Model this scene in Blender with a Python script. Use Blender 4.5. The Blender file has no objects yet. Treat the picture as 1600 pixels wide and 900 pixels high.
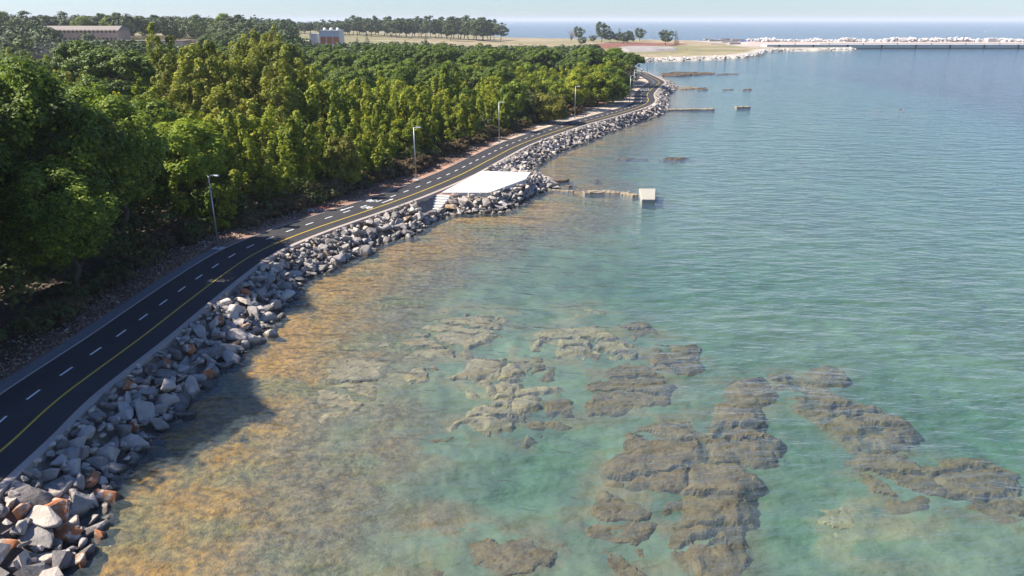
import bpy, bmesh, math, random
import numpy as np
from mathutils import Vector, Matrix, noise as mnoise
random.seed(7); RNG = np.random.default_rng(7)
S = bpy.context.scene; COL = S.collection
# ------------------------------------------------------------------ camera
FPX, HZ, CH = 1150.0, 31.0, 19.0           # focal length in photo pixels, horizon row, height over the sea
PITCH = math.atan((450 - HZ) / FPX)
cam = bpy.data.cameras.new('camera'); cam.sensor_width = 36; cam.lens = 36 * FPX / 1600
cam.clip_start = .5; cam.clip_end = 60000
co = bpy.data.objects.new('camera', cam); COL.objects.link(co)
co.location = (0, 0, CH); co.rotation_euler = (math.radians(90) - PITCH, 0, 0); S.camera = co
# ------------------------------------------------------------------ light
SUN_EL = math.radians(45); SX, SY = -1.0, 0.06      # the sun stands to the left and a little ahead
sd = Vector((SX, SY, 0)).normalized() * math.cos(SUN_EL) + Vector((0, 0, math.sin(SUN_EL)))
w = bpy.data.worlds.new('World'); S.world = w; w.use_nodes = True
nt = w.node_tree; bg = nt.nodes['Background']
sk = nt.nodes.new('ShaderNodeTexSky'); sk.sky_type = 'NISHITA'; sk.sun_disc = False
sk.sun_elevation = SUN_EL; sk.sun_rotation = math.atan2(SX, SY)
sk.air_density = 1.0; sk.dust_density = .25; sk.ozone_density = 1.5
tint = nt.nodes.new('ShaderNodeMix'); tint.data_type = 'RGBA'; tint.blend_type = 'MULTIPLY'; tint.inputs[0].default_value = 1; tint.inputs[7].default_value = (.62, .785, 1.12, 1)   # clear blue late summer air
nt.links.new(sk.outputs[0], tint.inputs[6]); nt.links.new(tint.outputs[2], bg.inputs[0]); bg.inputs[1].default_value = 0.072
sl = bpy.data.lights.new('sun', 'SUN'); sl.energy = 5.0; sl.angle = math.radians(.53); sl.color = (1, .93, .82)
so = bpy.data.objects.new('sun', sl); COL.objects.link(so); so.rotation_euler = (-sd).to_track_quat('-Z', 'Y').to_euler(); so.location = (-100, 0, 200)
S.view_settings.view_transform = 'Standard'; S.view_settings.look = 'None'; S.view_settings.exposure = 1.06; S.view_settings.gamma = 1
S.render.engine = 'CYCLES'
cy = S.cycles; cy.max_bounces = 6; cy.diffuse_bounces = 2; cy.glossy_bounces = 2; cy.transmission_bounces = 3
cy.transparent_max_bounces = 6; cy.volume_bounces = 0; cy.use_denoising = True; cy.caustics_reflective = False; cy.caustics_refractive = False

# ------------------------------------------------------------------ helpers
def G(px, py, z=0.0):                     # point of the photograph -> point of the place at height z
    x = (px - 800) / FPX; y = -(py - 450) / FPX
    c, s = math.cos(PITCH), math.sin(PITCH)
    d = (x, c + y * s, -s + y * c); t = (z - CH) / d[2]
    return (d[0] * t, d[1] * t)
def GL(pts, z=0.0): return [G(a, b, z) for a, b in pts]
def XD(px, D): return ((px - 800) / FPX * D * (1 / math.cos(PITCH)) * 1.0 * math.cos(PITCH), D)
def hsh(i, j, k=0):
    n = (i * 374761393 + j * 668265263 + k * 2147483647) & 0xffffffff
    n = ((n ^ (n >> 13)) * 1274126177) & 0xffffffff
    return ((n ^ (n >> 16)) & 0xffff) / 65535.0
def vnoise(x, y, k=0):
    xi = np.floor(x).astype(np.int64); yi = np.floor(y).astype(np.int64); fx = x - xi; fy = y - yi
    fx = fx * fx * (3 - 2 * fx); fy = fy * fy * (3 - 2 * fy)
    return (hsh(xi, yi, k) * (1 - fx) + hsh(xi + 1, yi, k) * fx) * (1 - fy) + (hsh(xi, yi + 1, k) * (1 - fx) + hsh(xi + 1, yi + 1, k) * fx) * fy
def fbm(x, y, o=4, k=0):
    s = 0; a = .5; t = 0
    for i in range(o): s = s + a * vnoise(x * 2 ** i, y * 2 ** i, k + i * 17); t += a; a *= .5
    return s / t
def vor(x, y, k=0):                       # edge distance F2-F1 and cell value
    xi = np.floor(x).astype(np.int64); yi = np.floor(y).astype(np.int64)
    f1 = np.full(x.shape, 9.); f2 = np.full(x.shape, 9.); cid = np.zeros(x.shape)
    for dx in (-1, 0, 1):
        for dy in (-1, 0, 1):
            cx = xi + dx; cy_ = yi + dy
            d = np.hypot(cx + hsh(cx, cy_, k) - x, cy_ + hsh(cx, cy_, k + 5) - y)
            m = d < f1; f2 = np.where(m, f1, np.minimum(f2, d)); cid = np.where(m, hsh(cx, cy_, k + 9), cid); f1 = np.where(m, d, f1)
    return f2 - f1, cid
def sst(a, b, x):
    t = np.clip((x - a) / (b - a), 0, 1); return t * t * (3 - 2 * t)
def dist_poly(x, y, P, closed=True):
    P = np.asarray(P, float); Q = np.roll(P, -1, 0) if closed else P[1:]; A = P if closed else P[:-1]
    best = np.full(x.shape, 1e18)
    for (ax, ay), (bx, by) in zip(A, Q):
        ex, ey = bx - ax, by - ay; L = ex * ex + ey * ey + 1e-12
        t = np.clip(((x - ax) * ex + (y - ay) * ey) / L, 0, 1)
        best = np.minimum(best, (x - ax - t * ex) ** 2 + (y - ay - t * ey) ** 2)
    return np.sqrt(best)
def inside(x, y, P):
    P = np.asarray(P, float); r = np.zeros(x.shape, bool)
    for (ax, ay), (bx, by) in zip(P, np.roll(P, -1, 0)):
        if ay == by: continue
        c = ((ay > y) != (by > y)) & (x < (bx - ax) * (y - ay) / (by - ay) + ax); r ^= c
    return r
def spline(P, n=8):
    P = [Vector((a, b, 0)) for a, b in P]; out = []
    for i in range(len(P) - 1):
        p0 = P[max(i - 1, 0)]; p1 = P[i]; p2 = P[i + 1]; p3 = P[min(i + 2, len(P) - 1)]
        for k in range(n):
            t = k / n
            q = .5 * ((2 * p1) + (p2 - p0) * t + (2 * p0 - 5 * p1 + 4 * p2 - p3) * t * t + (3 * p1 - p0 - 3 * p2 + p3) * t ** 3); out.append((q.x, q.y))
    out.append((P[-1].x, P[-1].y)); return out

def link(name, me, parent=None):
    o = bpy.data.objects.new(name, me); COL.objects.link(o)
    if parent is not None: o.parent = parent
    return o
def tag(o, label=None, cat=None, group=None, kind=None):
    for k, v in (('label', label), ('category', cat), ('group', group), ('kind', kind)):
        if v: o[k] = v
    return o
def thing(name, label, cat, loc=(0, 0, 0), rz=0, group=None):
    o = bpy.data.objects.new(name, None); COL.objects.link(o); o.empty_display_size = .3
    o.location = loc; o.rotation_euler = (0, 0, rz); return tag(o, label, cat, group)
def npmesh(name, V, F, mat=None, attrs=None, smooth=False, mats=None, midx=None):
    V = np.asarray(V, np.float32); F = np.asarray(F, np.int32); n, k = F.shape
    me = bpy.data.meshes.new(name); me.vertices.add(len(V)); me.vertices.foreach_set('co', V.ravel())
    me.loops.add(n * k); me.loops.foreach_set('vertex_index', F.ravel())
    me.polygons.add(n); me.polygons.foreach_set('loop_start', np.arange(0, n * k, k, dtype=np.int32))
    try: me.polygons.foreach_set('loop_total', np.full(n, k, np.int32))
    except Exception: pass
    me.polygons.foreach_set('use_smooth', np.full(n, smooth))
    for m in (mats or [mat]):
        if m: me.materials.append(m)
    if midx is not None: me.polygons.foreach_set('material_index', np.asarray(midx, np.int32))
    for an, av in (attrs or {}).items():
        av = np.asarray(av, np.float32)
        if av.ndim == 1: a = me.attributes.new(an, 'FLOAT', 'POINT'); a.data.foreach_set('value', av)
        else: a = me.attributes.new(an, 'FLOAT_COLOR', 'POINT'); a.data.foreach_set('color', np.c_[av, np.ones(len(av), np.float32)].astype(np.float32).ravel())
    me.update(calc_edges=True); me.validate(); return me
class MB:                                  # collects shapes into one mesh
    def __init__(s): s.v = []; s.f = []
    def add(s, vs, fs, M=None):
        b = len(s.v); s.v += [tuple(M @ Vector(v)) if M else tuple(v) for v in vs]; s.f += [tuple(b + i for i in f) for f in fs]; return s
    def box(s, x0, x1, y0, y1, z0, z1, M=None, tp=0):
        vs = [(x0, y0, z0), (x1, y0, z0), (x1, y1, z0), (x0, y1, z0), (x0 + tp, y0 + tp, z1), (x1 - tp, y0 + tp, z1), (x1 - tp, y1 - tp, z1), (x0 + tp, y1 - tp, z1)]
        return s.add(vs, [(3, 2, 1, 0), (4, 5, 6, 7), (0, 1, 5, 4), (1, 2, 6, 5), (2, 3, 7, 6), (3, 0, 4, 7)], M)
    def tube(s, a, b, r0, r1=None, n=8, caps=True):
        a = Vector(a); b = Vector(b); r1 = r0 if r1 is None else r1; d = (b - a).normalized()
        t = d.orthogonal().normalized(); u = d.cross(t); vs = []
        for c, r in ((a, r0), (b, r1)):
            for i in range(n): vs.append(c + (t * math.cos(6.28319 * i / n) + u * math.sin(6.28319 * i / n)) * r)
        fs = [(i, (i + 1) % n, n + (i + 1) % n, n + i) for i in range(n)]
        if caps: fs += [tuple(range(n))[::-1], tuple(range(n, 2 * n))]
        return s.add(vs, fs)
    def ring(s, c, nrm, R, r, n=20, m=6):
        c = Vector(c); nrm = Vector(nrm).normalized(); t = nrm.orthogonal().normalized(); u = nrm.cross(t); vs = []; fs = []
        for i in range(n):
            a = 6.28319 * i / n; d = t * math.cos(a) + u * math.sin(a)
            for j in range(m):
                b = 6.28319 * j / m; vs.append(c + d * (R + r * math.cos(b)) + nrm * r * math.sin(b))
        for i in range(n):
            for j in range(m): fs.append((i * m + j, ((i + 1) % n) * m + j, ((i + 1) % n) * m + (j + 1) % m, i * m + (j + 1) % m))
        return s.add(vs, fs)
    def prism(s, poly, z0, z1):
        n = len(poly); vs = [(x, y, z0) for x, y in poly] + [(x, y, z1) for x, y in poly]
        fs = [(i, (i + 1) % n, n + (i + 1) % n, n + i) for i in range(n)] + [tuple(range(n))[::-1], tuple(range(n, 2 * n))]
        return s.add(vs, fs)
    def mesh(s, name, mat, smooth=False, bevel=0):
        me = bpy.data.meshes.new(name); me.from_pydata(s.v, [], s.f); me.materials.append(mat)
        bm = bmesh.new(); bm.from_mesh(me)
        bmesh.ops.recalc_face_normals(bm, faces=bm.faces)
        if bevel: bmesh.ops.bevel(bm, geom=list(bm.edges), offset=bevel, segments=1, affect='EDGES')
        bm.to_mesh(me); bm.free()
        if smooth: me.polygons.foreach_set('use_smooth', [True] * len(me.polygons))
        me.update(); return me
    def obj(s, name, mat, parent=None, **k): return link(name, s.mesh(name, mat, **k), parent)

# ------------------------------------------------------------------ materials
class MT:
    def __init__(s, name):
        s.m = bpy.data.materials.new(name); s.m.use_nodes = True; s.t = s.m.node_tree; s.t.nodes.clear()
        s.out = s.n('ShaderNodeOutputMaterial')
    def n(s, ty, ins=None, **kw):
        q = s.t.nodes.new(ty)
        for k, v in kw.items(): setattr(q, k, v)
        for k, v in (ins or {}).items(): s.set(q, k, v)
        return q
    def set(s, q, k, v):
        i = q.inputs[k]
        if hasattr(v, 'links') or isinstance(v, bpy.types.NodeSocket): s.t.links.new(v, i)
        elif hasattr(v, 'outputs'): s.t.links.new(v.outputs[0], i)
        else: i.default_value = (tuple(v) + (1,) if isinstance(v, (tuple, list)) and len(v) == 3 and i.type == 'RGBA' else v)
    def ramp(s, fac, stops):
        q = s.n('ShaderNodeValToRGB', {0: fac}); e = q.color_ramp.elements
        while len(e) < len(stops): e.new(.5)
        for i, (p, c) in enumerate(stops):
            e[i].position = p; e[i].color = tuple(c) + (1,) if not isinstance(c, (int, float)) else (c, c, c, 1)
        return q
    def noise(s, scale, vec=None, detail=4, rough=.55, **k):
        q = s.n('ShaderNodeTexNoise', {'Scale': scale, 'Detail': detail, 'Roughness': rough})
        if vec is not None: s.set(q, 'Vector', vec)
        return q
    def mix(s, a, b, f, mode='MIX'):
        q = s.n('ShaderNodeMix', data_type='RGBA', blend_type=mode); s.set(q, 0, f); s.set(q, 6, a); s.set(q, 7, b); return q.outputs[2]
    def math(s, op, a, b=0.0, c=None):
        q = s.n('ShaderNodeMath', operation=op); s.set(q, 0, a); s.set(q, 1, b)
        if c is not None: s.set(q, 2, c)
        return q.outputs[0]
    def pos(s): return s.n('ShaderNodeNewGeometry').outputs['Position']
    def obj(s): return s.n('ShaderNodeTexCoord').outputs['Object']
    def attr(s, a, o='Fac'): return s.n('ShaderNodeAttribute', attribute_name=a).outputs[o]
    def bump(s, h, st=.5, d=.05): return s.n('ShaderNodeBump', {'Strength': st, 'Distance': d, 'Height': h})
    def fin(s, col, rough=.85, bump=None, **k):
        b = s.n('ShaderNodeBsdfPrincipled', {'Base Color': col, 'Roughness': rough})
        for kk, v in k.items(): s.set(b, kk, v)
        if bump is not None: s.set(b, 'Normal', bump)
        s.t.links.new(b.outputs[0], s.out.inputs[0]); return s.m
def simple(name, col, rough=.8, var=.18, scale=3, bump=.2, bd=.02, **k):
    m = MT(name); v = m.obj(); n = m.noise(scale, v, 5, .6)
    c = m.mix(tuple(x * (1 - var) for x in col), tuple(min(1, x * (1 + var)) for x in col), n.outputs[0])
    return m.fin(c, rough, m.bump(m.noise(scale * 6, v, 4).outputs[0], bump, bd) if bump else None, **k)

def leafmat(name, dark, mid, light, yellow=None, trans=.36, grey=0):
    m = MT(name); tone = m.attr('tone'); rnd = m.n('ShaderNodeObjectInfo').outputs['Random']
    f = m.math('ADD', m.math('MULTIPLY', tone, .75), m.math('MULTIPLY', rnd, .25))
    c = m.ramp(f, [(.12, dark), (.5, mid), (.88, light)]).outputs[0]
    if yellow:
        n = m.noise(.35, m.pos(), 3)
        c = m.mix(c, yellow, m.ramp(n.outputs[0], [(.6, 0), (.72, .8)]).outputs[0])
    b = m.n('ShaderNodeBsdfPrincipled', {'Base Color': c, 'Roughness': .62, 'Specular IOR Level': .25})
    tr = m.n('ShaderNodeBsdfTranslucent', {0: m.mix(c, (1, .95, .45), .55, 'MULTIPLY')})
    mx = m.n('ShaderNodeMixShader', {0: trans}); m.t.links.new(b.outputs[0], mx.inputs[1]); m.t.links.new(tr.outputs[0], mx.inputs[2])
    m.t.links.new(mx.outputs[0], m.out.inputs[0]); return m.m
M = {}
M['leaf_dark'] = leafmat('leaf_dark', (.035, .065, .010), (.15, .225, .020), (.38, .46, .05))
M['leaf_lime'] = leafmat('leaf_lime', (.08, .14, .012), (.22, .30, .02), (.40, .46, .04))
M['leaf_poplar'] = leafmat('leaf_poplar', (.08, .10, .014), (.24, .265, .03), (.46, .45, .06), (.30, .22, .05))
M['leaf_young'] = leafmat('leaf_young', (.075, .115, .010), (.24, .295, .02), (.48, .48, .035), (.30, .24, .03))
M['leaf_pine'] = leafmat('leaf_pine', (.035, .065, .010), (.10, .155, .014), (.22, .29, .026), None, .12)
M['leaf_scrub'] = leafmat('leaf_scrub', (.04, .055, .02), (.09, .12, .03), (.17, .19, .05), (.22, .15, .05))
M['leaf_yellow'] = leafmat('leaf_yellow', (.09, .10, .015), (.19, .19, .025), (.30, .28, .04))
M['leaf_brown'] = leafmat('leaf_brown', (.05, .035, .018), (.12, .08, .035), (.2, .14, .06), None, .1)
M['leaf_far'] = leafmat('leaf_far', (.034, .056, .022), (.08, .11, .032), (.15, .19, .045), None, .1)
M['twig_grey'] = simple('twig_grey', (.26, .22, .21), .9, .2, 5, 0)
M['bark'] = simple('bark', (.10, .075, .055), .9, .3, 4, .6, .03)
M['concrete'] = simple('concrete', (.52, .50, .47), .9, .10, 2, .25, .01)
M['white_concrete'] = simple('white_concrete', (.64, .61, .57), .88, .07, .8, .2, .01)
M['kerb'] = simple('kerb', (.36, .30, .255), .9, .16, 1.3, .3, .01)
M['metal'] = simple('metal', (.36, .38, .39), .45, .06, 5, 0, Metallic=.6)
M['white_paint'] = simple('white_paint', (.78, .78, .76), .6, .10, 8, 0)
M['yellow_paint'] = simple('yellow_paint', (.62, .42, .03), .6, .14, 6, 0)
M['red_plastic'] = simple('red_plastic', (.5, .05, .04), .5, .1, 6, 0)
M['blue'] = simple('blue', (.02, .09, .42), .4, .05, 6, 0)
M['dark'] = simple('dark', (.02, .022, .025), .6, .1, 6, 0)
M['skin'] = simple('skin', (.5, .3, .21), .6, .05, 6, 0)
M['wallstone'] = simple('wallstone', (.30, .25, .175), .95, .35, 2.2, .9, .06)

# asphalt
m = MT('asphalt'); p = m.pos(); n1 = m.noise(55, p, 3); n2 = m.noise(.35, p, 4)
c = m.mix((.027, .026, .028), (.042, .041, .043), n1.outputs[0]); c = m.mix(c, (.055, .052, .050), m.ramp(n2.outputs[0], [(.45, 0), (.75, .6)]).outputs[0])
M['asphalt'] = m.fin(c, .82, m.bump(n1.outputs[0], .35, .006), **{'Specular IOR Level': .3})

# rock materials
def rockmat(name, stops, rust=0.0, joined=False):
    m = MT(name); o = m.obj(); p = m.pos()
    rnd = m.n('ShaderNodeNewGeometry').outputs['Random Per Island'] if joined else m.n('ShaderNodeObjectInfo').outputs['Random']
    base = m.ramp(rnd, stops).outputs[0]
    n = m.noise(1.6, p, 6, .65); n2 = m.noise(9, p, 5, .7)
    c = m.mix(base, m.mix(base, (.5, .5, .5), 1, 'MULTIPLY'), m.ramp(n.outputs[0], [(.35, .55), (.62, 0)]).outputs[0])
    c = m.mix(c, (.55, .53, .50), m.ramp(n2.outputs[0], [(.55, 0), (.75, .45)]).outputs[0])
    if rust:
        n3 = m.noise(1.5, p, 5, .7)
        c = m.mix(c, (.40, .14, .05), m.ramp(n3.outputs[0], [(.37, 0), (.45, rust)]).outputs[0])
        c = m.mix(c, (.62, .55, .48), m.ramp(m.noise(2.3, p, 4).outputs[0], [(.56, 0), (.62, .8)]).outputs[0])
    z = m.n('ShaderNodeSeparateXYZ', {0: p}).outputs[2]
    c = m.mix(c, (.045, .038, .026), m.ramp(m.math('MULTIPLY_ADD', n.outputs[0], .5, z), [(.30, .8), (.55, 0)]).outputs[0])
    h = m.math('ADD', m.math('MULTIPLY', n.outputs[0], 1.0), m.math('MULTIPLY', n2.outputs[0], .35))
    return m.fin(c, .92, m.bump(h, .9, .12), **{'Specular IOR Level': .25})
GREY = [(0, (.19, .17, .16)), (.3, (.30, .27, .245)), (.6, (.42, .375, .335)), (.85, (.57, .50, .43)), (1, (.60, .48, .37))]
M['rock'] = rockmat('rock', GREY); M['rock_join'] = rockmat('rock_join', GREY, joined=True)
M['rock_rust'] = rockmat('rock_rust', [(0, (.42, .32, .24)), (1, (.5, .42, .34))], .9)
M['rock_tan'] = rockmat('rock_tan', [(0, (.40, .29, .19)), (1, (.46, .35, .22))], .25)
PALE = [(0, (.40, .38, .36)), (.5, (.55, .53, .50)), (1, (.66, .64, .60))]
M['rock_pale'] = rockmat('rock_pale', PALE, joined=True)

# ------------------------------------------------------------------ layout lines of the place (world metres)
ZP = 1.60
Lpx = [(0, 617), (62, 575), (140, 525), (205, 480), (287, 425), (322, 401), (350, 387), (400, 367.5), (460, 346), (515, 329), (575, 310), (650, 282.5), (700, 261), (735, 245), (785, 223), (837, 205.5), (885, 190), (940, 176), (970, 167.5), (986, 161), (991.5, 156), (991, 150.5), (993, 146), (1003, 137), (1012, 130), (1013.5, 127.3), (1010.5, 124.6), (1003, 119.7), (995.5, 115)]
Rpx = [(0, 769), (33, 730), (69, 692), (110, 648), (190, 585), (260, 530), (350, 455), (390, 424), (419, 406), (447, 388), (494, 368), (551, 348), (608, 328), (646, 314.5), (684, 299.6), (745, 273), (787, 248.5), (832, 224.5), (900, 200), (960, 184), (1000, 171.5), (1015, 166), (1022.5, 161), (1023.7, 156), (1021, 149), (1021.7, 144.5), (1030, 136), (1037.5, 130.5), (1038, 128), (1033, 124.8), (1021, 119), (1010.5, 115)]
def resample(P, step):
    P = np.asarray(P, float); d = np.r_[0, np.cumsum(np.hypot(*np.diff(P, axis=0).T))]
    s = np.arange(0, d[-1], step); return np.c_[np.interp(s, d, P[:, 0]), np.interp(s, d, P[:, 1])]
Lw = resample(spline(GL(Lpx, ZP), 8), .5); Rw = resample(spline(GL(Rpx, ZP), 8), .5)
PW = 4.9
# centre line: midpoint of each left point and its nearest right point
cl = []
for a in Lw:
    j = np.argmin(np.hypot(*(Rw - a).T)); cl.append((a + Rw[j]) / 2)
for b in Rw:
    j = np.argmin(np.hypot(*(Lw - b).T)); cl.append((b + Lw[j]) / 2)
WID = float(np.median([np.min(np.hypot(*(Rw - a).T)) for a in Lw[20:-20]])); print('path width', WID)
cl = np.array([c for c in cl])
cl = cl[np.argsort(cl[:, 1])]
# smooth by binning along y (the path always runs away from the camera)
ys = np.arange(cl[0, 1], cl[-1, 1], 1.0); xs = []
for y in ys:
    wgt = np.exp(-((cl[:, 1] - y) / 1.1) ** 2); xs.append((cl[:, 0] * wgt).sum() / wgt.sum())
C0 = np.c_[xs, ys]
d0 = C0[0] - C0[6]; d0 /= np.hypot(*d0)
pre = [C0[0] + d0 * k for k in range(30, 0, -1)]
tail = [G(1001.5, 114, ZP), G(992, 112.2, ZP), G(975, 110.5, ZP), G(950, 109, ZP), G(915, 108, ZP)]
CL = resample(spline([tuple(q) for q in pre] + [tuple(q) for q in C0[::2][:-1]] + tail, 6), .5)
for _ in range(3): CL[1:-1] = (CL[:-2] + CL[1:-1] * 2 + CL[2:]) / 4
TN = np.gradient(CL, axis=0); TN /= np.hypot(*TN.T)[:, None]; NR = np.c_[TN[:, 1], -TN[:, 0]]    # NR points to the sea
W2 = WID / 2
SL = np.r_[0, np.cumsum(np.hypot(*np.diff(CL, axis=0).T))]
def off(d): return CL + NR * d
def at_s(s, d=0.0):
    x = np.interp(s, SL, CL[:, 0]); y = np.interp(s, SL, CL[:, 1]); tx = np.interp(s, SL, TN[:, 0]); ty = np.interp(s, SL, TN[:, 1])
    return x + ty * d, y - tx * d, math.atan2(ty, tx)
def s_of(p): return SL[np.argmin(np.hypot(*(CL - np.array(p)).T))]
KO = W2 + .42                              # outer edge of the sea-side kerb
plat = GL([(690, 302), (753, 268.5), (829, 270.5), (822, 281), (765, 302)], ZP)
step_bot = G(671, 326, .35)
kerbline = [tuple(q) for q in off(KO)]
sa = s_of(G(690, 300, ZP)); sb = s_of(G(750, 268.5, ZP))
ia = int(np.searchsorted(SL, sa)); ib = int(np.searchsorted(SL, sb))
INNER = kerbline[:ia:4] + [plat[4], plat[3], plat[2]] + kerbline[ib::4]
SHpx = [(89, 900), (122, 861), (155, 800), (180, 765), (178, 744), (214, 717), (239, 680), (275, 650), (305, 610), (362, 565), (400, 532), (451, 466), (476, 436), (519, 421), (557, 400), (598, 379), (642, 368), (678, 345), (700, 336), (745, 334), (790, 330), (806, 322), (835, 303), (864, 294), (860, 281), (822, 268), (863, 243), (887, 232), (910, 224), (947, 208), (997, 190), (1025, 182), (1042, 172), (1041, 160), (1040, 150), (1055, 139), (1056, 134), (1042, 127), (1032, 118), (1014, 111.8), (995, 109.3), (975, 107.5), (955, 106.5), (930, 105.5)]
sh = GL(SHpx, 0); d1 = np.array(sh[0]) - np.array(sh[2]); d1 /= np.hypot(*d1)
SHORE = [tuple(np.array(sh[0]) + d1 * 30), tuple(np.array(sh[0]) + d1 * 12)] + sh
FARpx = [(918, 103), (915, 97), (940, 95), (965, 94.5), (1010, 95.5), (1060, 95), (1120, 93), (1165, 90), (1187, 86), (1193, 81.5), (1215, 80), (1270, 79.5), (1332, 79), (1330, 77.5), (1210, 77), (1172, 75), (1158, 72)]
FAR = GL(FARpx, 0)
far_w = FAR + [(2600 * .5, 546), (2600 * .5, 640)] + [((q - 800) / FPX * D, D) for q, D in ((1400, 640), (1190, 650), (1100, 690), (1000, 745), (900, 775), (800, 800), (770, 860), (700, 900), (500, 960), (0, 1100))] + [(-1500, 1500), (-4000, 1800), (-4000, -300), (-60, -300)]
COAST = SHORE + far_w                       # closed outline of all land at the waterline
LANDIN = INNER + far_w                      # the same, inland of the rock bank
BANK = INNER + SHORE[::-1]
def rise(x, y):
    a = sst(0, 1, (60 - x) / 320) * sst(0, 1, (y - 90) / 350); return ZP - .08 + 7 * a
SHOALS = [(GL(p_, 0), d_) for p_, d_ in (([(1030, 117), (1115, 115.5), (1156, 115.6)], .25), ([(1053, 138), (1100, 139), (1146, 140), (1172, 141)], .35), ([(1040, 172), (1117, 171.2)], .6), ([(1151, 168.4), (1174, 168.2)], .7),
    ([(957, 247), (1012, 247.5), (1092, 248)], .5), ([(862, 285), (905, 289)], .4), ([(858, 297), (945, 301), (1010, 306)], .5), ([(930, 280), (932, 280)], .6), ([(1402, 171), (1415, 171)], .7), ([(1358, 173), (1386, 173)], .6))]
HOLES = [(G(px_, py_, -1.5), r_, e_) for px_, py_, r_, e_ in ((860, 730, 3.2, .9), (1240, 700, 3.6, .8), (1220, 820, 3.5, .9), (1130, 560, 3.5, .5), (1450, 640, 5, .8), (1560, 680, 5, .9), (1180, 440, 8, .9), (1010, 455, 5, .5), (790, 780, 2.5, .6))]
def height(x, y):
    land = inside(x, y, LANDIN); coast = inside(x, y, COAST); bank = inside(x, y, BANK) & ~land
    dsh = dist_poly(x, y, COAST); din = dist_poly(x, y, INNER, False)
    zl = np.minimum(rise(x, y) + .15 * (fbm(x * .3, y * .3, 3, 3) - .5) * sst(3, 8, dist_poly(x, y, CL[::6], False)), .15 + dsh * .45 + (din < 400) * 9)
    t = din / (din + dsh + 1e-6)
    zb = 1.25 * (1 - t) - .45 * t
    rough = fbm(x * .9, y * .9, 4, 40) - .5
    dep = .28 + .35 * sst(0, 9, dsh) + .42 * sst(7, 26, dsh) + .30 * sst(24, 50, dsh) + 6 * sst(52, 130, dsh) + 10 * sst(300, 1500, dsh)
    for P_, d_ in SHOALS:
        dd = dist_poly(x, y, P_, False); dep = np.minimum(dep, d_ + .10 * np.maximum(dd - 1, 0))
    for (cx_, cy2), r_, e_ in HOLES: dep = dep + .55 * e_ * np.exp(-((x - cx_) ** 2 + (y - cy2) ** 2) / r_ ** 2)
    zs = -dep + rough * (.30 + .10 * sst(3, 15, dsh))
    z = np.where(land, zl, np.where(bank, zb, zs))
    return z, land, bank, dsh, din
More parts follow.
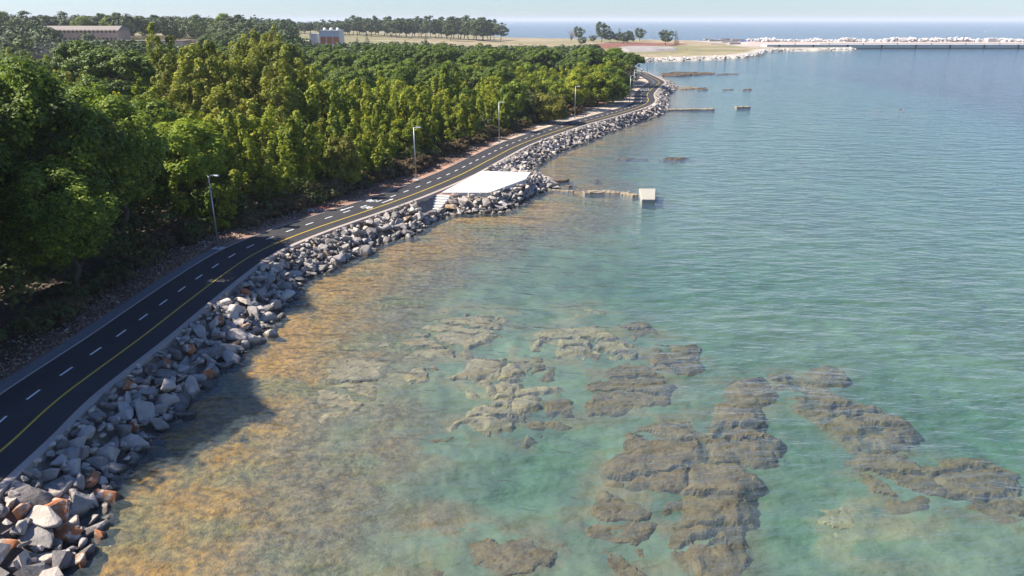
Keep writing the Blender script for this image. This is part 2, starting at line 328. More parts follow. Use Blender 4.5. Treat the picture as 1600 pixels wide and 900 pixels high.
# ------------------------------------------------------------------ ground and seabed: one fan-shaped sheet split at the waterline
NU, NV = 620, 520
yy = np.concatenate([np.linspace(8, 30, 60, endpoint=False), 30 * (6500 / 30) ** (np.linspace(0, 1, NV - 60) ** 1.25)])
uu = np.concatenate([np.linspace(-3.2, -.95, 60, endpoint=False), np.linspace(-.95, .85, NU - 100, endpoint=False), np.linspace(.85, 1.8, 40)])
U, Y = np.meshgrid(uu, yy); X = U * (Y + 6)
z, land, bank, dsh, din = height(X.ravel(), Y.ravel())
xr, yr = X.ravel(), Y.ravel()
SH = [
 ('broad pale tan flat shelf under shallow water, off the sunny rock bank', [(625, 560), (632, 520), (675, 497), (740, 488), (792, 492), (776, 517), (737, 535), (732, 552), (670, 556)], -.5, 'shelf_pale'),
 ('ragged yellowish shelf with a sandy hollow, far side of the reef', [(835, 512), (890, 508), (937, 508), (975, 530), (985, 545), (950, 548), (922, 538), (900, 552), (875, 550), (870, 530), (845, 530), (837, 547), (828, 540)], -.6, 'shelf_pale'),
 ('small wedge shaped brown slab below the far ragged shelf', [(908, 550), (945, 547), (926, 569)], -.6, 'shelf'),
 ('squarish brown slab standing in open green sand', [(830, 555), (872, 554), (866, 583), (838, 592)], -.55, 'shelf'),
 ('narrow broken tan shelf running toward the camera', [(795, 560), (815, 558), (808, 600), (792, 640), (760, 660), (710, 664), (740, 640), (775, 612)], -.55, 'shelf_pale'),
 ('yellowish lumpy shelf beside the narrow tan one', [(812, 600), (847, 596), (866, 604), (835, 630), (808, 640), (800, 618)], -.6, 'shelf_pale'),
 ('tan shelf with a dark crack just below the broad pale one', [(732, 556), (775, 554), (785, 578), (742, 586), (700, 592), (716, 575)], -.5, 'shelf_pale'),
 ('small oval tan shelf nearest the golden shallows', [(642, 577), (682, 567), (688, 580), (660, 594), (636, 600)], -.5, 'shelf_pale'),
 ('dark speckled little shelf with a hollow middle', [(733, 593), (770, 590), (773, 608), (742, 620)], -.6, 'shelf_pale'),
 ('small grey brown shelf at the far right tip of the reef', [(968, 507), (1010, 500), (1022, 518), (988, 528)], -.6, 'shelf'),
 ('rounded brown shelf with smooth back edge in green water', [(1026, 533), (1076, 534), (1088, 575), (1040, 577), (1008, 552)], -.6, 'shelf'),
 ('wide brown shelf in the middle of the bay, sloping down left', [(868, 625), (925, 592), (985, 562), (1030, 577), (1050, 600), (1035, 628), (985, 637), (930, 642), (880, 657), (850, 660)], -.65, 'shelf'),
 ('faint sunken tan patch left of the middle shelf', [(795, 658), (842, 648), (850, 668), (815, 680)], -.8, 'shelf'),
 ('large cracked brown shelf, upper half of the long ledge', [(1037, 655), (1066, 653), (1100, 675), (1086, 710), (1068, 752), (1020, 748), (956, 746), (958, 719), (987, 697), (990, 678)], -.5, 'shelf'),
 ('large brown shelf, lower half of the long ledge near the frame bottom', [(940, 757), (1000, 755), (1060, 765), (1056, 783), (1044, 802), (1031, 827), (1022, 850), (1009, 874), (984, 900), (944, 890), (897, 855), (919, 812)], -.65, 'shelf'),
 ('long notched brown ledge running beside the large cracked shelf', [(1131, 627), (1172, 628), (1175, 642), (1162, 665), (1203, 678), (1197, 709), (1158, 700), (1153, 722), (1169, 744), (1150, 748), (1162, 778), (1155, 808), (1141, 828), (1150, 866), (1094, 876), (1072, 856), (1078, 812), (1087, 750), (1100, 719), (1112, 697), (1106, 669)], -.55, 'shelf'),
 ('flat topped brown slab at the head of the notched ledge', [(1142, 590), (1189, 588), (1208, 606), (1172, 618), (1140, 613)], -.5, 'shelf'),
 ('small dark slab right of the flat topped one', [(1211, 585), (1238, 584), (1243, 604), (1216, 606)], -.7, 'shelf'),
 ('reddish shelf stretching diagonally down to the right', [(1249, 590), (1276, 592), (1302, 612), (1340, 630), (1397, 647), (1413, 664), (1400, 682), (1359, 682), (1321, 660), (1295, 642), (1264, 624)], -.65, 'shelf'),
 ('sunken brown shelf below the reddish diagonal one', [(1340, 690), (1375, 692), (1418, 714), (1440, 740), (1475, 765), (1440, 798), (1385, 790), (1350, 755), (1335, 722)], -.85, 'shelf'),
 ('dark brown shelf nearest the right edge of the photo', [(1442, 727), (1491, 716), (1559, 721), (1580, 738), (1565, 770), (1640, 800), (1560, 806), (1490, 775)], -.8, 'shelf'),
 ('rough dark brown shelf at the bottom centre of the photo', [(640, 845), (744, 836), (831, 834), (840, 850), (864, 866), (853, 897), (800, 930), (640, 940), (600, 895)], -.6, 'shelf'),
 ('long pinkish shelf running from mid bay toward the bottom left', [(594, 700), (644, 684), (706, 682), (703, 708), (640, 732), (600, 758), (556, 766), (515, 775), (548, 720)], -.55, 'shelf'),
 ('small broken brown patch between the pinkish and bottom shelves', [(662, 802), (683, 786), (712, 792), (718, 820), (669, 822)], -.75, 'shelf'),
 ('tiny lone rock head in deep green water', [(1282, 571), (1302, 568), (1312, 581), (1288, 584)], -.55, 'shelf'),
 ('pink brown shelf merging with the golden shallows, left centre', [(520, 560), (560, 520), (605, 520), (612, 560), (590, 610), (545, 650), (500, 660), (490, 610)], -.5, 'shelf_pale'),
 ('faint deep yellowish patch near the bottom right', [(1300, 800), (1340, 790), (1400, 815), (1420, 850), (1360, 860), (1310, 840)], -1.3, 'shelf_pale'),
 ('thin weedy strip of shelf out beyond the far ragged shelf', [(880, 485), (930, 478), (945, 487), (900, 495)], -.9, 'shelf_pale'),
]
# colours of the ground by what covers it
def C3(*c): return np.array(c, float)
col = np.tile(C3(.10, .07, .05), (len(xr), 1))
dpath = dist_poly(xr, yr, CL[::4], False)
fo = fbm(xr * .25, yr * .25, 4, 60)[:, None]
col = col * (.6 + .8 * fo)
left = inside(xr, yr, [tuple(q) for q in off(0)[::6]] + [(-400, 300), (-400, -40)])
def paint(mask, c, f=1.0):
    global col
    k = (mask * f)[:, None]; col = col * (1 - k) + C3(*c) * (.8 + .4 * fo) * k
n1 = fbm(xr * .5, yr * .5, 4, 71)
paint(sst(8, 3.5, dpath + 4 * (n1 - .5)) * (yr > 70), (.42, .24, .16), .8)          # reddish litter beside the path
paint(sst(5.8, 4.0, dpath + 3 * (n1 - .5)) * (yr < 70), (.32, .20, .145), .85)
beach = sst(100, 125, yr) * sst(14, 9, dpath + 3 * (n1 - .5))
paint(beach, (.52, .43, .34), .9)
paint(sst(120, 150, yr) * sst(13, 9, np.abs(dpath - 14) + 4 * (n1 - .5)) * (dpath > 8), (.40, .21, .12), .75)
grass = ((yr > 300) & (land)).astype(float)
paint(grass, (.28, .225, .12)); paint(grass * sst(.40, .6, fbm(xr * .02, yr * .02, 4, 5)), (.20, .19, .075), .85)
paint(grass * sst(.5, .62, fbm(xr * .012 + 9, yr * .03, 4, 8)), (.38, .30, .20), .6)
if 1: paint(inside(xr, yr, GL([(925, 75), (930, 68), (985, 65.5), (1030, 67), (1085, 67.5), (1060, 70.5), (1000, 72), (960, 76)], ZP)).astype(float), (.20, .055, .03), .9)
paint(inside(xr, yr, GL([(985, 63.5), (1000, 61.5), (1100, 62.5), (1180, 63), (1200, 68), (1100, 71), (1070, 68)], ZP)).astype(float), (.36, .27, .17), .6)
paint((land & (yr > 520) & (xr > 160)).astype(float), (.44, .375, .31), .9)
paint((land & (yr > 540) & (xr > 330)).astype(float), (.42, .29, .24), .9)
paint(inside(xr, yr, BANK).astype(float), (.22, .19, .16))
edge = sst(9, 2, dsh) * (yr > 300); paint(edge, (.55, .50, .44), .9)
NX = len(uu); V = np.c_[xr, yr, z]
ii, jj = np.meshgrid(np.arange(len(yy) - 1), np.arange(NX - 1), indexing='ij'); q = (ii * NX + jj).ravel()
F = np.c_[q, q + 1, q + NX + 1, q + NX]
wet = (~land & ~bank); fw = wet[F].all(1)
def sub(mask, name, mat, attrs):
    f = F[mask]; u_, inv = np.unique(f, return_inverse=True)
    return npmesh(name, V[u_], inv.reshape(f.shape), mat, {k: v[u_] for k, v in attrs.items()}, True)
m = MT('ground'); a = m.attr('cover', 'Color'); p = m.pos(); n = m.noise(1.4, p, 6, .7); n2 = m.noise(.12, p, 5, .6)
c = m.mix(a, m.mix(a, (.45, .42, .4), 1, 'MULTIPLY'), m.ramp(n.outputs[0], [(.4, .8), (.6, 0)]).outputs[0])
c = m.mix(c, m.mix(a, (1.35, 1.3, 1.2), 1, 'MULTIPLY'), m.ramp(n2.outputs[0], [(.45, 0), (.7, .7)]).outputs[0])
M['ground'] = m.fin(c, .95, m.bump(n.outputs[0], .8, .1))
# seabed cover: golden weed by the shore, pinkish flat rock, pale green sand, dark seagrass
nb = fbm(xr * .35, yr * .35, 4, 90); nc = fbm(xr * .09, yr * .09, 4, 95)
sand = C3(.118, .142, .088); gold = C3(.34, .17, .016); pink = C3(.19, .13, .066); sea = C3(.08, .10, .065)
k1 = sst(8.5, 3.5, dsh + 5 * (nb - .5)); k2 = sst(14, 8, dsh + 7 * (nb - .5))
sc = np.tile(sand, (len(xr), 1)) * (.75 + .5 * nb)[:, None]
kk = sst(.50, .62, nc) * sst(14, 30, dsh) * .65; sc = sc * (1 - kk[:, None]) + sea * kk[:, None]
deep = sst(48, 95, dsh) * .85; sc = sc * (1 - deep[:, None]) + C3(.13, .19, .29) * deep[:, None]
ol = (sst(.5, .68, fbm(xr * .22 + 40, yr * .3, 4, 300)) * sst(18, 10, dsh) * .7)[:, None]
for (cx_, cy2), r_, _ in HOLES:
    kh = np.exp(-((xr - cx_) ** 2 + (yr - cy2) ** 2) / r_ ** 2) * .75 * (.6 + .8 * nb); kh = np.clip(kh, 0, .9); sc = sc * (1 - kh[:, None]) + C3(.07, .115, .065) * kh[:, None]
sc = sc * (1 - k2[:, None]) + pink * (.8 + .5 * nb)[:, None] * k2[:, None]; sc = sc * (1 - k1[:, None]) + gold * (.6 + .9 * nb)[:, None] * k1[:, None]
near = (np.abs(xr) < 90) & (yr < 110); lumpv = np.maximum(k2, k1).copy()
for lab_, pts_, top_, mt_ in SH:
    P_ = GL(pts_, -1); dd = np.full(len(xr), 99.); dd[near] = dist_poly(xr[near], yr[near], P_) * np.where(inside(xr[near], yr[near], P_), 0, 1)
    kq = (sst(2.2, .2, dd) * sst(.46, .62, fbm(xr * .6, yr * .9, 4, 200)) * .6)[:, None]; sc = sc * (1 - kq) + (C3(.20, .12, .055) if mt_ == 'shelf' else C3(.27, .19, .10)) * kq; lumpv = np.maximum(lumpv, kq[:, 0] * .4)
sc = sc * (1 - ol) + C3(.17, .16, .06) * ol
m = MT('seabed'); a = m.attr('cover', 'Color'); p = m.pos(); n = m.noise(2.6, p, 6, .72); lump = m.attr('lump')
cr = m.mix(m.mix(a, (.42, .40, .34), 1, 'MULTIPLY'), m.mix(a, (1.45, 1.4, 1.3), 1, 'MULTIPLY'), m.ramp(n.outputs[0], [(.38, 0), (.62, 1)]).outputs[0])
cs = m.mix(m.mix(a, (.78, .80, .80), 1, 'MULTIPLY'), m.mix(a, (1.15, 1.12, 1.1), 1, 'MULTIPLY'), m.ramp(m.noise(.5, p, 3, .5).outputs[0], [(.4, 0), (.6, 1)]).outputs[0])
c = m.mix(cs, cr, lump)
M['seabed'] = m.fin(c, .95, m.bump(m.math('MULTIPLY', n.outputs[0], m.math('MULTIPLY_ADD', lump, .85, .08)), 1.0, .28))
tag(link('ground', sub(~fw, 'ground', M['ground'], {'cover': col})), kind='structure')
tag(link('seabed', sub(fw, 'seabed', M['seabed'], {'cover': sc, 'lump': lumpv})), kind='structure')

# ------------------------------------------------------------------ sea water: a closed body with clear absorbing water inside
m = MT('sea_water'); p = m.pos()
mp = m.n('ShaderNodeMapping', {'Vector': p, 'Rotation': (0, 0, math.radians(64)), 'Scale': (.40, 1.0, 1)})
wA = m.noise(.50, mp, 2, .5); wB = m.noise(1.35, mp, 3, .5); mp2 = m.n('ShaderNodeMapping', {'Vector': p, 'Rotation': (0, 0, math.radians(12)), 'Scale': (.6, 1.0, 1)})
wC = m.noise(3.6, mp2, 3, .6)
h = m.math('ADD', m.math('MULTIPLY', wA.outputs[0], 1.0), m.math('ADD', m.math('MULTIPLY', wB.outputs[0], .55), m.math('MULTIPLY', wC.outputs[0], .14)))
bp = m.bump(h, 1.0, .42); bpd = m.bump(h, 1.0, 1.5)
inc = m.n('ShaderNodeNewGeometry').outputs['Incoming']; dt = m.n('ShaderNodeVectorMath', {0: inc, 1: bp}, operation='DOT_PRODUCT').outputs['Value']
fr = m.math('MULTIPLY_ADD', m.math('POWER', m.math('SUBTRACT', 1.0, m.math('MINIMUM', m.math('ABSOLUTE', dt), 1.0)), 5.0), .98, .02)   # Schlick reflectance of water
gl = m.n('ShaderNodeBsdfGlossy', {'Color': (1, 1, 1), 'Roughness': .11, 'Normal': bp})
trn = m.n('ShaderNodeBsdfTransparent', {0: (1, 1, 1)})
dif = m.n('ShaderNodeBsdfDiffuse', {0: (.275, .35, .375), 'Normal': bpd})
mx0 = m.n('ShaderNodeMixShader', {0: .125}); m.t.links.new(trn.outputs[0], mx0.inputs[1]); m.t.links.new(dif.outputs[0], mx0.inputs[2])
mx = m.n('ShaderNodeMixShader', {0: fr}); m.t.links.new(mx0.outputs[0], mx.inputs[1]); m.t.links.new(gl.outputs[0], mx.inputs[2])
m.t.links.new(mx.outputs[0], m.out.inputs[0])
va = m.n('ShaderNodeVolumeAbsorption', {'Color': (.20, .76, .66), 'Density': .17}); m.t.links.new(va.outputs[0], m.out.inputs['Volume'])
M['sea'] = m.m
tag(MB().box(-30000, 30000, -400, 45000, -60, 0).obj('sea_water', M['sea']), kind='structure')

# ------------------------------------------------------------------ thin sea haze
hm = bpy.data.materials.new('haze'); hm.use_nodes = True; hm.node_tree.nodes.clear(); ho = hm.node_tree.nodes.new('ShaderNodeOutputMaterial'); hv = hm.node_tree.nodes.new('ShaderNodeVolumePrincipled')
hv.inputs['Color'].default_value = (.86, .92, 1, 1); hv.inputs['Density'].default_value = .00014; hm.node_tree.links.new(hv.outputs[0], ho.inputs['Volume'])
HAZE = True
if HAZE: tag(MB().box(-31000, 31000, -500, 46000, -61.5, 45).obj('haze', hm), kind='stuff')
# ------------------------------------------------------------------ the path
def ribbon(name, d0, d1, z, mat, s0=None, s1=None, thick=0):
    i0 = 0 if s0 is None else int(np.searchsorted(SL, s0)); i1 = len(SL) if s1 is None else int(np.searchsorted(SL, s1))
    A = off(d0)[i0:i1]; B = off(d1)[i0:i1]; n = len(A)
    if not thick:
        V = np.r_[np.c_[A, np.full(n, z)], np.c_[B, np.full(n, z)]]; k = np.arange(n - 1); F = np.c_[k, k + n, k + n + 1, k + 1]
    else:
        e = min(.02, (d1 - d0) * .2); A2 = off(d0 + e)[i0:i1]; B2 = off(d1 - e)[i0:i1]
        L = [np.c_[A, np.full(n, z - thick)], np.c_[A, np.full(n, z - e)], np.c_[A2, np.full(n, z)], np.c_[B2, np.full(n, z)], np.c_[B, np.full(n, z - e)], np.c_[B, np.full(n, z - thick)]]
        V = np.concatenate(L); k = np.arange(n - 1); F = np.concatenate([np.c_[k + j * n, k + (j + 1) * n, k + (j + 1) * n + 1, k + j * n + 1] for j in range(5)])
    return link(name, npmesh(name, V, F, mat))
path = tag(ribbon('path', -W2, W2, ZP, M['asphalt']), kind='structure')
kb = tag(ribbon('kerb', W2 - .01, KO, ZP + .10, M['kerb'], thick=1.6), kind='structure')
kl = tag(ribbon('kerb', -W2 - .10, -W2 + .01, ZP + .03, M['kerb'], thick=.3), kind='structure')
sg = s_of(G(345, 388, ZP))
tag(ribbon('gravel_strip', -W2 - .95, -W2 - .09, ZP - .012, simple('gravel', (.17, .165, .17), .95, .5, 9, .9, .03), s1=sg), kind='structure')
YL = -W2 + .665 * WID; DL = -W2 + .345 * WID
yl = ribbon('yellow_line', YL - .055, YL + .055, ZP + .004, M['yellow_paint']); yl.parent = path
dash = MB().box(-.5, .5, -.055, .055, -.002, .004).mesh('lane_dash', M['white_paint'])
sdash0 = s_of((G(52, 617, ZP)[0], G(52, 617, ZP)[1])); PER = 2.53
k = -8
while True:
    s = sdash0 + k * PER; k += 1
    if s > SL[-1] - 8: break
    if s < 1: continue
    x, y, a = at_s(s, DL)
    if 75.0 < y < 0: continue
    o = link('lane_dash', dash, path); o.location = (x, y, ZP + .004); o.rotation_euler = (0, 0, a)
def flat(name, polys, s, d, flip, mat=None):
    x, y, a = at_s(s, d); o = MB()
    for P in polys: o.prism(P, -.002, .004)
    q = o.obj(name, mat or M['white_paint'], path); q.location = (x, y, ZP + .006); q.rotation_euler = (0, 0, a + (math.pi if flip else 0)); return q
def ringpolys(cx, cy, R, r, n=14, sx=1.5):
    out = []
    for i in range(n):
        a, b = 6.2832 * i / n, 6.2832 * (i + 1) / n
        out.append([(cx + sx * R * math.cos(a), cy + R * math.sin(a)), (cx + sx * R * math.cos(b), cy + R * math.sin(b)), (cx + sx * (R - r) * math.cos(b), cy + (R - r) * math.sin(b)), (cx + sx * (R - r) * math.cos(a), cy + (R - r) * math.sin(a))])
    return out
def bar(a, b, w_=.06):
    a = Vector(a); b = Vector(b); d = (b - a).normalized(); nn = Vector((-d.y, d.x)) * w_ / 2
    return [tuple(a + nn), tuple(b + nn), tuple(b - nn), tuple(a - nn)]
# bicycle lies across the lane: wheels left and right, drawn lengthways along the path
def bikepolys():
    P = ringpolys(0, -.32, .24, .06) + ringpolys(0, .32, .24, .06)
    for a, b in (((0, -.32), (.5, -.16)), ((.5, -.16), (.42, .2)), ((.42, .2), (0, 0)), ((0, 0), (0, -.32)), ((0, 0), (.5, -.16)), ((0, .32), (.62, .18)), ((.62, .18), (.66, .30)), ((.5, -.16), (.62, -.2)), ((.62, -.28), (.62, -.1))): P.append(bar(a, b))
    return P
ARROW = [bar((-1.0, 0), (.5, 0), .12), [(.45, -.2), (1.0, 0), (.45, .2)]]
for cyc, sc0 in (((545, 326), 1.0), ((1004, 141.5), 1)):
    sS = s_of(G(cyc[0] + 10, cyc[1], ZP))
    flat('bicycle_symbol', bikepolys(), sS + .6, (DL + YL) / 2 , False); flat('bicycle_symbol', bikepolys(), sS + 3.4, (-W2 + DL) / 2, True)
    flat('lane_arrow', ARROW, sS + 4.0, (DL + YL) / 2, False); flat('lane_arrow', ARROW, sS - .6, (-W2 + DL) / 2, True)

# ------------------------------------------------------------------ platform, retaining wall, steps
pw = MB().prism(plat, -.3, ZP + .11).obj('viewing_platform', M['white_concrete'], bevel=.03)
tag(pw, 'white concrete viewing platform beside the path above the rocks', 'platform')
# steps run down beside the kerb wall, towards the camera
s_top = s_of(G(688, 302, ZP)); st = thing('concrete_steps', 'pale concrete steps going down from the platform to the rocks', 'steps')
for k in range(7):
    s0 = s_top - .42 * k; x, y, a = at_s(s0, KO + .02)
    o = MB().box(-.42, .02, -1.75, 0, -.9, 0).obj('step', M['concrete'], st, bevel=.015); o.location = (x, y, ZP + .08 - .175 * (k + 1)); o.rotation_euler = (0, 0, a)
x, y, a = at_s(s_top - .42 * 7, KO + .02)
o = MB().box(-2.2, .02, -1.5, 0, -.8, 0).obj('landing', M['concrete'], st, bevel=.02); o.location = (x, y, ZP + .06 - .175 * 8); o.rotation_euler = (0, 0, a)

# ------------------------------------------------------------------ boulders
def boulder_mesh(i, seed, bev=.035):
    r = random.Random(seed); bm = bmesh.new(); a, b, c = 1, r.uniform(.62, .9), r.uniform(.5, .8)
    for _ in range(r.randint(9, 13)):
        v = Vector((r.gauss(0, 1), r.gauss(0, 1), r.gauss(0, 1))).normalized(); k = r.uniform(1.0, 1.25)
        bm.verts.new((v.x * a * k / 2, v.y * b * k / 2, v.z * c * k / 2))
    h = bmesh.ops.convex_hull(bm, input=bm.verts)
    bmesh.ops.delete(bm, geom=[g for g in h['geom_interior'] if isinstance(g, bmesh.types.BMVert)], context='VERTS')
    bmesh.ops.dissolve_limit(bm, angle_limit=.30, verts=bm.verts, edges=bm.edges)
    if bev: bmesh.ops.bevel(bm, geom=list(bm.edges), offset=bev, segments=1, affect='EDGES', profile=.6)
    bmesh.ops.triangulate(bm, faces=bm.faces)
    if bev:
        bmesh.ops.subdivide_edges(bm, edges=[e for e in bm.edges if e.calc_length() > .22], cuts=1)
        bmesh.ops.triangulate(bm, faces=bm.faces)
        for v in bm.verts: v.co += v.co.normalized() * (mnoise.noise(v.co * 3.1 + Vector((seed, 0, 0))) * .04 + mnoise.noise(v.co * 8 + Vector((seed, 0, 0))) * .015)
    bmesh.ops.recalc_face_normals(bm, faces=bm.faces)
    me = bpy.data.meshes.new('boulder'); bm.to_mesh(me); bm.free(); return me
BM_ = [boulder_mesh(i, 100 + i) for i in range(22)]
BLOW = [boulder_mesh(i, 300 + i, 0) for i in range(14)]
def with_mat(me, mat):
    q = me.copy(); q.materials.clear(); q.materials.append(mat); return q
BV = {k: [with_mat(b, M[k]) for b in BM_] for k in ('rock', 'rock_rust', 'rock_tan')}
def arr(me):
    me.calc_loop_triangles(); V = np.array([v.co[:] for v in me.vertices]); F = np.array([t.vertices[:] for t in me.loop_triangles]); return V, F
BLA = [arr(b) for b in BLOW]; BHA = [arr(b) for b in BM_]
def rotm(r):
    a, b, c = r.uniform(0, 6.28), r.gauss(0, .35), r.gauss(0, .35)
    return Matrix.Rotation(a, 3, 'Z') @ Matrix.Rotation(b, 3, 'X') @ Matrix.Rotation(c, 3, 'Y')
def join_rocks(name, items, mat, src=None, label=None):      # items: x,y,z,size
    src = src or BLA; Vs = []; Fs = []; b = 0; r = random.Random(5)
    for x, y, zz, s in items:
        V_, F_ = src[r.randrange(len(src))]; R_ = np.array(rotm(r)); Q = (V_ * s) @ R_.T + (x, y, zz)
        Vs.append(Q); Fs.append(F_ + b); b += len(V_)
    o = link(name, npmesh(name, np.concatenate(Vs), np.concatenate(Fs), mat)); o['kind'] = 'stuff'; return o
# dart throwing over the bank
bx = np.array(BANK); rocks = []; rr = random.Random(11); cellz = {}
def darts(n, smin, smax, fill, zoff, over=.5):
    N = n; px_ = RNG.uniform(-32, 62, N); py_ = RNG.uniform(14, 250, N)
    ok = (dist_poly(px_, py_, SHORE, False) < 9)
    px_, py_ = px_[ok], py_[ok]; ins = inside(px_, py_, BANK); dsh_ = dist_poly(px_, py_, SHORE, False); din_ = dist_poly(px_, py_, INNER, False); inl = inside(px_, py_, LANDIN)
    for x, y, i_, a, b, l_ in zip(px_, py_, ins, dsh_, din_, inl):
        if l_: continue
        if not i_ and a > over * (.4 + .9 * rr.random()): continue
        if i_ and b < .12: continue
        s = smin + (smax - smin) * rr.random() ** 1.8
        if i_ and b < s * .5: s = max(smin * .6, b * 1.6)
        if 0 < y - sty < 999: pass
        cx, cy_ = int(x), int(y); bad = False
        for gx in (cx - 1, cx, cx + 1):
            for gy in (cy_ - 1, cy_, cy_ + 1):
                for (X2, Y2, S2) in cellz.get((gx, gy), ()):
                    if (x - X2) ** 2 + (y - Y2) ** 2 < (fill * (s + S2)) ** 2: bad = True; break
                if bad: break
            if bad: break
        if bad: continue
        if near_steps(x, y): continue
        cellz.setdefault((cx, cy_), []).append((x, y, s))
        t = b / (a + b) if i_ else 1.0
        zz = (1.58 * (1 - t) - .10 * t if i_ else -.12 - .35 * a) + zoff + .12 * rr.gauss(0, 1) * (1 - .5 * (t > .8))
        rocks.append([x, y, zz, s * 1.22])
sty = 0
stp = [at_s(s_top + .3, KO - .1)[:2], at_s(s_top - 4.6, KO - .1)[:2], at_s(s_top - 4.6, KO + 1.55)[:2], at_s(s_top + .3, KO + 1.85)[:2]]
def near_steps(x, y):
    if abs(x - stp[0][0]) > 6 or abs(y - stp[0][1]) > 8: return False
    return bool(inside(np.array([x]), np.array([y]), stp)[0])
darts(60000, .85, 1.55, .30, .03); darts(200000, .5, .85, .28, .10); darts(200000, .28, .5, .25, .18, .3)
print('rocks', len(rocks))
def app(r_):
    D = math.sqrt(r_[0] ** 2 + r_[1] ** 2 + 300); px = 800 + FPX * r_[0] / (r_[1] * math.cos(PITCH) + (CH) * math.sin(PITCH))
    return r_[3] / D * (0 if (px < -20 or r_[1] < 22) else 1)
rocks.sort(key=app, reverse=True)
Y1 = G(350, 470)[1]; Y2 = G(300, 700)[1]
def bank_where(x, y):
    if y < G(100, 770)[1]: return 'in the sunlit bottom left corner of the rock bank'
    if y < G(400, 480)[1]: return 'in the tree-shaded stretch of the rock bank'
    if y < G(660, 340)[1]: return 'in the sunny rock bank between tree shade and steps'
    if y < G(800, 262)[1]: return 'in the rock bank round the white platform'
    return 'in the rock bank beyond the platform'
rust_spots = [G(a, b, z_) for a, b, z_ in ((145, 762, .3), (182, 764, .1), (82, 785, .9), (60, 808, .7), (12, 862, .6), (110, 830, .3), (145, 832, 0), (85, 892, .3), (250, 572, .8), (320, 590, .2), (290, 562, .5), (194, 668, .6), (148, 690, .7), (203, 623, .7), (345, 520, .6), (388, 470, .6))]
tan_spots = [G(a, b, z_) for a, b, z_ in ((382, 522, .3), (354, 535, .3), (340, 475, .9), (372, 380, .6), (505, 395, .8), (560, 372, .8), (590, 358, .9), (710, 320, .8), (635, 350, .5), (170, 640, .8))]
def nearest(spots, used):
    for sp in spots:
        j = min((i for i in range(300) if i not in used), key=lambda i: (rocks[i][0] - sp[0]) ** 2 + (rocks[i][1] - sp[1]) ** 2); used.add(j); yield j
usedr = set(); rust = set(nearest(rust_spots, usedr)); tan = set(nearest(tan_spots, usedr))
for i, (x, y, zz, s) in enumerate(rocks[:300]):
    if i in rust: s = max(s, .95)
    kd = 'rock_rust' if i in rust else 'rock_tan' if i in tan else 'rock'
    o = link('boulder', BV[kd][i % len(BM_)]); o.location = (x, y, zz); o.rotation_euler = rotm(rr).to_euler(); o.scale = (s * rr.uniform(.9, 1.15), s * rr.uniform(.85, 1.1), s * rr.uniform(.85, 1.1))
    size = 'large' if s > 1.15 else 'medium' if s > .8 else 'small'
    look = {'rock': 'grey limestone', 'rock_rust': 'rust-orange and white', 'rock_tan': 'ochre tan'}[kd]
    lab = f'{size} {look} boulder {bank_where(x, y)}'; tag(o, lab, 'boulder', lab)
rest = rocks[300:]
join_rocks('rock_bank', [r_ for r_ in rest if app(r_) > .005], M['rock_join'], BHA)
join_rocks('distant_rock_bank', [r_ for r_ in rest if app(r_) <= .005], M['rock_join'])

# ------------------------------------------------------------------ submerged rock shelves
m = MT('shelf_rock'); p = m.pos(); n = m.noise(1.3, p, 6, .7); n2 = m.noise(7, p, 4, .7); a = m.attr('crack')
c = m.ramp(n.outputs[0], [(.34, (.05, .026, .009)), (.5, (.125, .068, .022)), (.66, (.205, .118, .045))]).outputs[0]
c = m.mix(c, (.20, .125, .05), m.ramp(n2.outputs[0], [(.5, 0), (.7, .5)]).outputs[0]); c = m.mix((.05, .04, .025), c, m.math('MULTIPLY_ADD', a, .8, .2))
M['shelf'] = m.fin(c, .95, m.bump(m.math('ADD', n.outputs[0], m.math('MULTIPLY', n2.outputs[0], .4)), 1.0, .07))
m = MT('shelf_pale'); a = m.attr('crack'); p = m.pos(); n = m.noise(1.3, p, 6, .7); n2 = m.noise(7, p, 4, .7)
c = m.ramp(n.outputs[0], [(.34, (.14, .09, .042)), (.5, (.25, .165, .085)), (.66, (.34, .245, .125))]).outputs[0]
c = m.mix(c, (.36, .30, .13), m.ramp(n2.outputs[0], [(.5, 0), (.7, .5)]).outputs[0]); c = m.mix((.08, .06, .04), c, m.math('MULTIPLY_ADD', a, .8, .2))
M['shelf_pale'] = m.fin(c, .95, m.bump(m.math('ADD', n.outputs[0], m.math('MULTIPLY', n2.outputs[0], .4)), 1.0, .07))
M['wet_rock'] = simple('wet_rock', (.115, .085, .055), .85, .5, 1.2, .5, .05)
